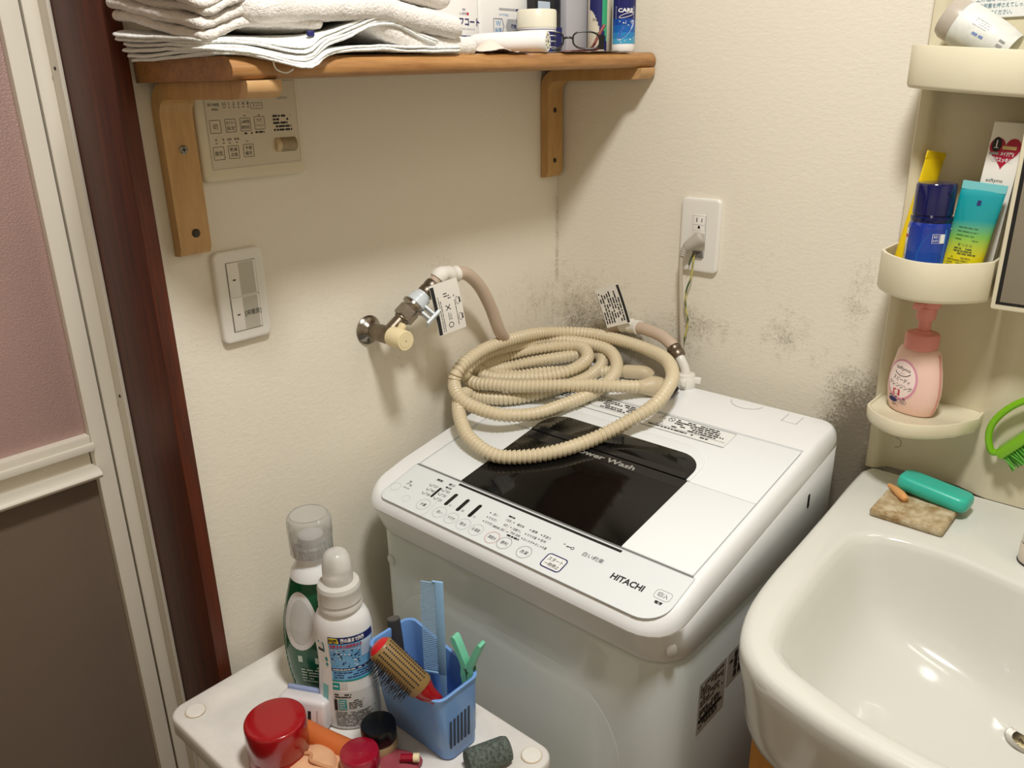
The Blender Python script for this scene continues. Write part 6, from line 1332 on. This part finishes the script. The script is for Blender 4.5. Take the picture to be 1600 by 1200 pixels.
gp_ = standing('grey_folder', 'frosted grey upright plastic case behind the glasses', 'case', 0.075, -0.062); zb_ = shz(-0.06)
build('case', MB().rbox(0.062, 0.096, -0.0980, -0.0060, zb_, zb_ + 0.150, 0.0025, 2), mat('frosted_grey', (186, 186, 192), 0.35), gp_)
bg = standing('beige_bottle', 'beige bottle with navy and green swoosh, half hidden by the blue lens bottle', 'bottle', 0.118, -0.040); zb_ = shz(-0.040); T = Matrix.Translation((0.1180, -0.0420, zb_))
build('bottle', MB().lathe([(0.0165, 0), (0.0180, 0.002), (0.0180, 0.110), (0.012, 0.122), (0.012, 0.135)], T, 36), mat('beige_bottle', (222, 214, 194), 0.35), bg, smooth=50)
pr = Print(cyl_fn(T, lambda z: 0.0180, a0=radians(-48)), 0.0003)
for k in range(14):
    u = -0.019 + 0.0022 * k; pr.rect(u, 0.064 - 0.00006 * k * k * 8, u + 0.0022, 0.072 - 0.00004 * k * k * 8, 0); pr.rect(u, 0.072 - 0.00004 * k * k * 8, u + 0.0022, 0.110, 1 if k > 9 else 0)
pr.text('Sensi', -0.007, 0.0500, h=0.0040, wdt=0.0105, mi=2); pr.lines(-0.010, 0.024, 0.004, 0.032, 2, 3, 111, 0.5)
build('label', pr, [mInkBlue, mat('swoosh_green', (60, 170, 120), 0.4), mInk, mat('leaf_green', (90, 150, 90), 0.5)], bg, flat=True)
lens = standing('blue_lens_bottle', 'blue and white contact lens solution bottle at the right end of the shelf', 'bottle', 0.165, -0.036); zb_ = shz(-0.036); T = Matrix.Translation((0.1625, -0.0375, zb_))
lpf = [(0.0170, 0), (0.0182, 0.0015), (0.0182, 0.0105), (0.0180, 0.0115), (0.0180, 0.105), (0.012, 0.116), (0.012, 0.13)]
build('bottle', MB().lathe(lpf, T, 40), mLensW, lens, smooth=50)
LFN = cyl_fn(T, lambda z: 0.0181, a0=radians(-46)); pr = Print(LFN, 0.0003)
def strip(x0, y0, x1, y1, mi, h=0.0003, n=14):
    for i in range(n): pr.rect(x0 + (x1 - x0) * i / n, y0, x0 + (x1 - x0) * (i + 1) / n, y1, mi, h)
strip(-0.0235, 0.0125, 0.0250, 0.0200, 0); strip(-0.0235, 0.0200, 0.0250, 0.0290, 1); strip(-0.0235, 0.0290, 0.0250, 0.0395, 2); strip(-0.0235, 0.0395, 0.0250, 0.0485, 3); strip(-0.0235, 0.0485, 0.0250, 0.0800, 4)
pr.outline([(-0.016, 0.0490), (0.0145, 0.0490), (0.0145, 0.0660), (-0.016, 0.0660)], 0.0008, 5, 0.0007); pr.text('CARE', 0.000, 0.0605, h=0.0058, wdt=0.0240, mi=5, bold=True, hh=0.0008)
el_ = [(cos(t), sin(t)) for t in [2 * pi * k / 28 for k in range(28)]]; ro = lambda cx, cy, a_, b2, an: [(cx + a_ * c_ * cos(an) - b2 * s_ * sin(an), cy + a_ * c_ * sin(an) + b2 * s_ * cos(an)) for c_, s_ in el_]
pr.outline(ro(0.0015, 0.0535, 0.0125, 0.0028, 0.25), 0.0007, 5, 0.0008)
pr.poly(ro(0.0010, 0.0320, 0.0190, 0.0060, 0.82), 5, 0.0006); pr.poly(ro(0.0004, 0.0325, 0.0178, 0.0050, 0.82), 6, 0.0009)
rd = random.Random(2)
for i in range(16): pr.poly(circ(rd.uniform(-0.014, 0.016), rd.choice((rd.uniform(0.0145, 0.022), rd.uniform(0.038, 0.046))), rd.uniform(0.0004, 0.0012), 8), 5, 0.0010)
build('label', pr, [mat('aqua_a', (70, 160, 200), 0.3), mat('aqua_b', (40, 130, 190), 0.3), mat('aqua_c', (20, 96, 176), 0.3), mat('aqua_d', (14, 70, 156), 0.3), mat('lens_navy', (22, 28, 96), 0.3), mInkWhite, mat('lens_blue', (60, 104, 190), 0.25)], lens, flat=True)
gs = thing('eyeglasses', 'folded black eyeglasses with dark red temples lying on the shelf front', 'glasses', (0.18, -0.16, shz(-0.16)))
gx = Vector((0.75, 0.66, 0)).normalized(); gy_ = Vector((-0.10, 0.12, 1)).normalized(); gz = gx.cross(gy_); gc = Vector((0.1835, -0.1640, shz(-0.16) + 0.0172))
def gpt(u, v, d=0.0): return gc + gx * u + gy_ * v + gz * d
mFr = mat('black_frame', (20, 18, 18), 0.2, coat=0.3); mTem = mat('red_temple', (126, 44, 40), 0.25, coat=0.3)
kGl = NT('lens_glass'); kGl.b.inputs['Transmission Weight'].default_value = 1.0; kGl.b.inputs['Roughness'].default_value = 0.0; kGl.b.inputs['IOR'].default_value = 1.05; kGl.b.inputs['Base Color'].default_value = (0.97, 0.98, 0.98, 1)
def rimpts(cx): 
    return [(cx + 0.0195 * (abs(cos(t)) ** 0.75) * (1 if cos(t) > 0 else -1), -0.0005 + 0.0118 * (abs(sin(t)) ** 0.7) * (1 if sin(t) > 0 else -1) + 0.0022 * cos(t) * (-1 if cx > -0.02 else 1) * 0.6) for t in [2 * pi * k / 36 for k in range(36)]]
for cx in (0.0, -0.0530):
    rp2 = rimpts(cx); build('rim', MB().tube([gpt(u, v) for u, v in rp2] + [gpt(*rp2[0]), gpt(*rp2[1])], 0.0013, 8, caps=False), mFr, gs, smooth=60)
    q = MB(); q.add([gpt(u, v, 0.0002) for u, v in rp2] + [gpt(u, v, -0.0006) for u, v in rp2], [tuple(range(36)), tuple(range(71, 35, -1))] + [(k, (k + 1) % 36, 36 + (k + 1) % 36, 36 + k) for k in range(36)]); build('lens', q, kGl.m, gs, flat=True)
build('bridge', MB().tube(catmull([gpt(-0.0195, 0.0015), gpt(-0.0230, 0.0030, 0.002), gpt(-0.0300, 0.0030, 0.002), gpt(-0.0335, 0.0015)], 5), 0.0015, 8), mFr, gs, smooth=60)
build('end_piece', MB().loft([[gpt(u, v, d) for d, v in ((0.001, -0.0135), (0.001, 0.0065), (-0.0016, 0.0065), (-0.0016, -0.0135))] for u in (0.0185, 0.0235, 0.0262)]), mFr, gs)
build('temple', MB().tube(catmull([gpt(0.0245, -0.008, -0.002), gpt(0.016, -0.0115, -0.008), gpt(0.002, -0.0125, -0.012), gpt(-0.016, -0.0130, -0.014), gpt(-0.034, -0.0135, -0.015)], 5), 0.0020, 8), mTem, gs, smooth=60)
build('temple', MB().tube(catmull([gpt(-0.010, -0.0118, -0.017), gpt(0.0040, -0.0110, -0.018), gpt(0.0120, -0.0050, -0.019), gpt(0.0180, 0.0060, -0.020), gpt(0.0235, 0.0160, -0.021), gpt(0.0290, 0.0245, -0.022)], 5), 0.0023, 8, rf=lambda i: 0.0018 + 0.00003 * i), mTem, gs, smooth=60)
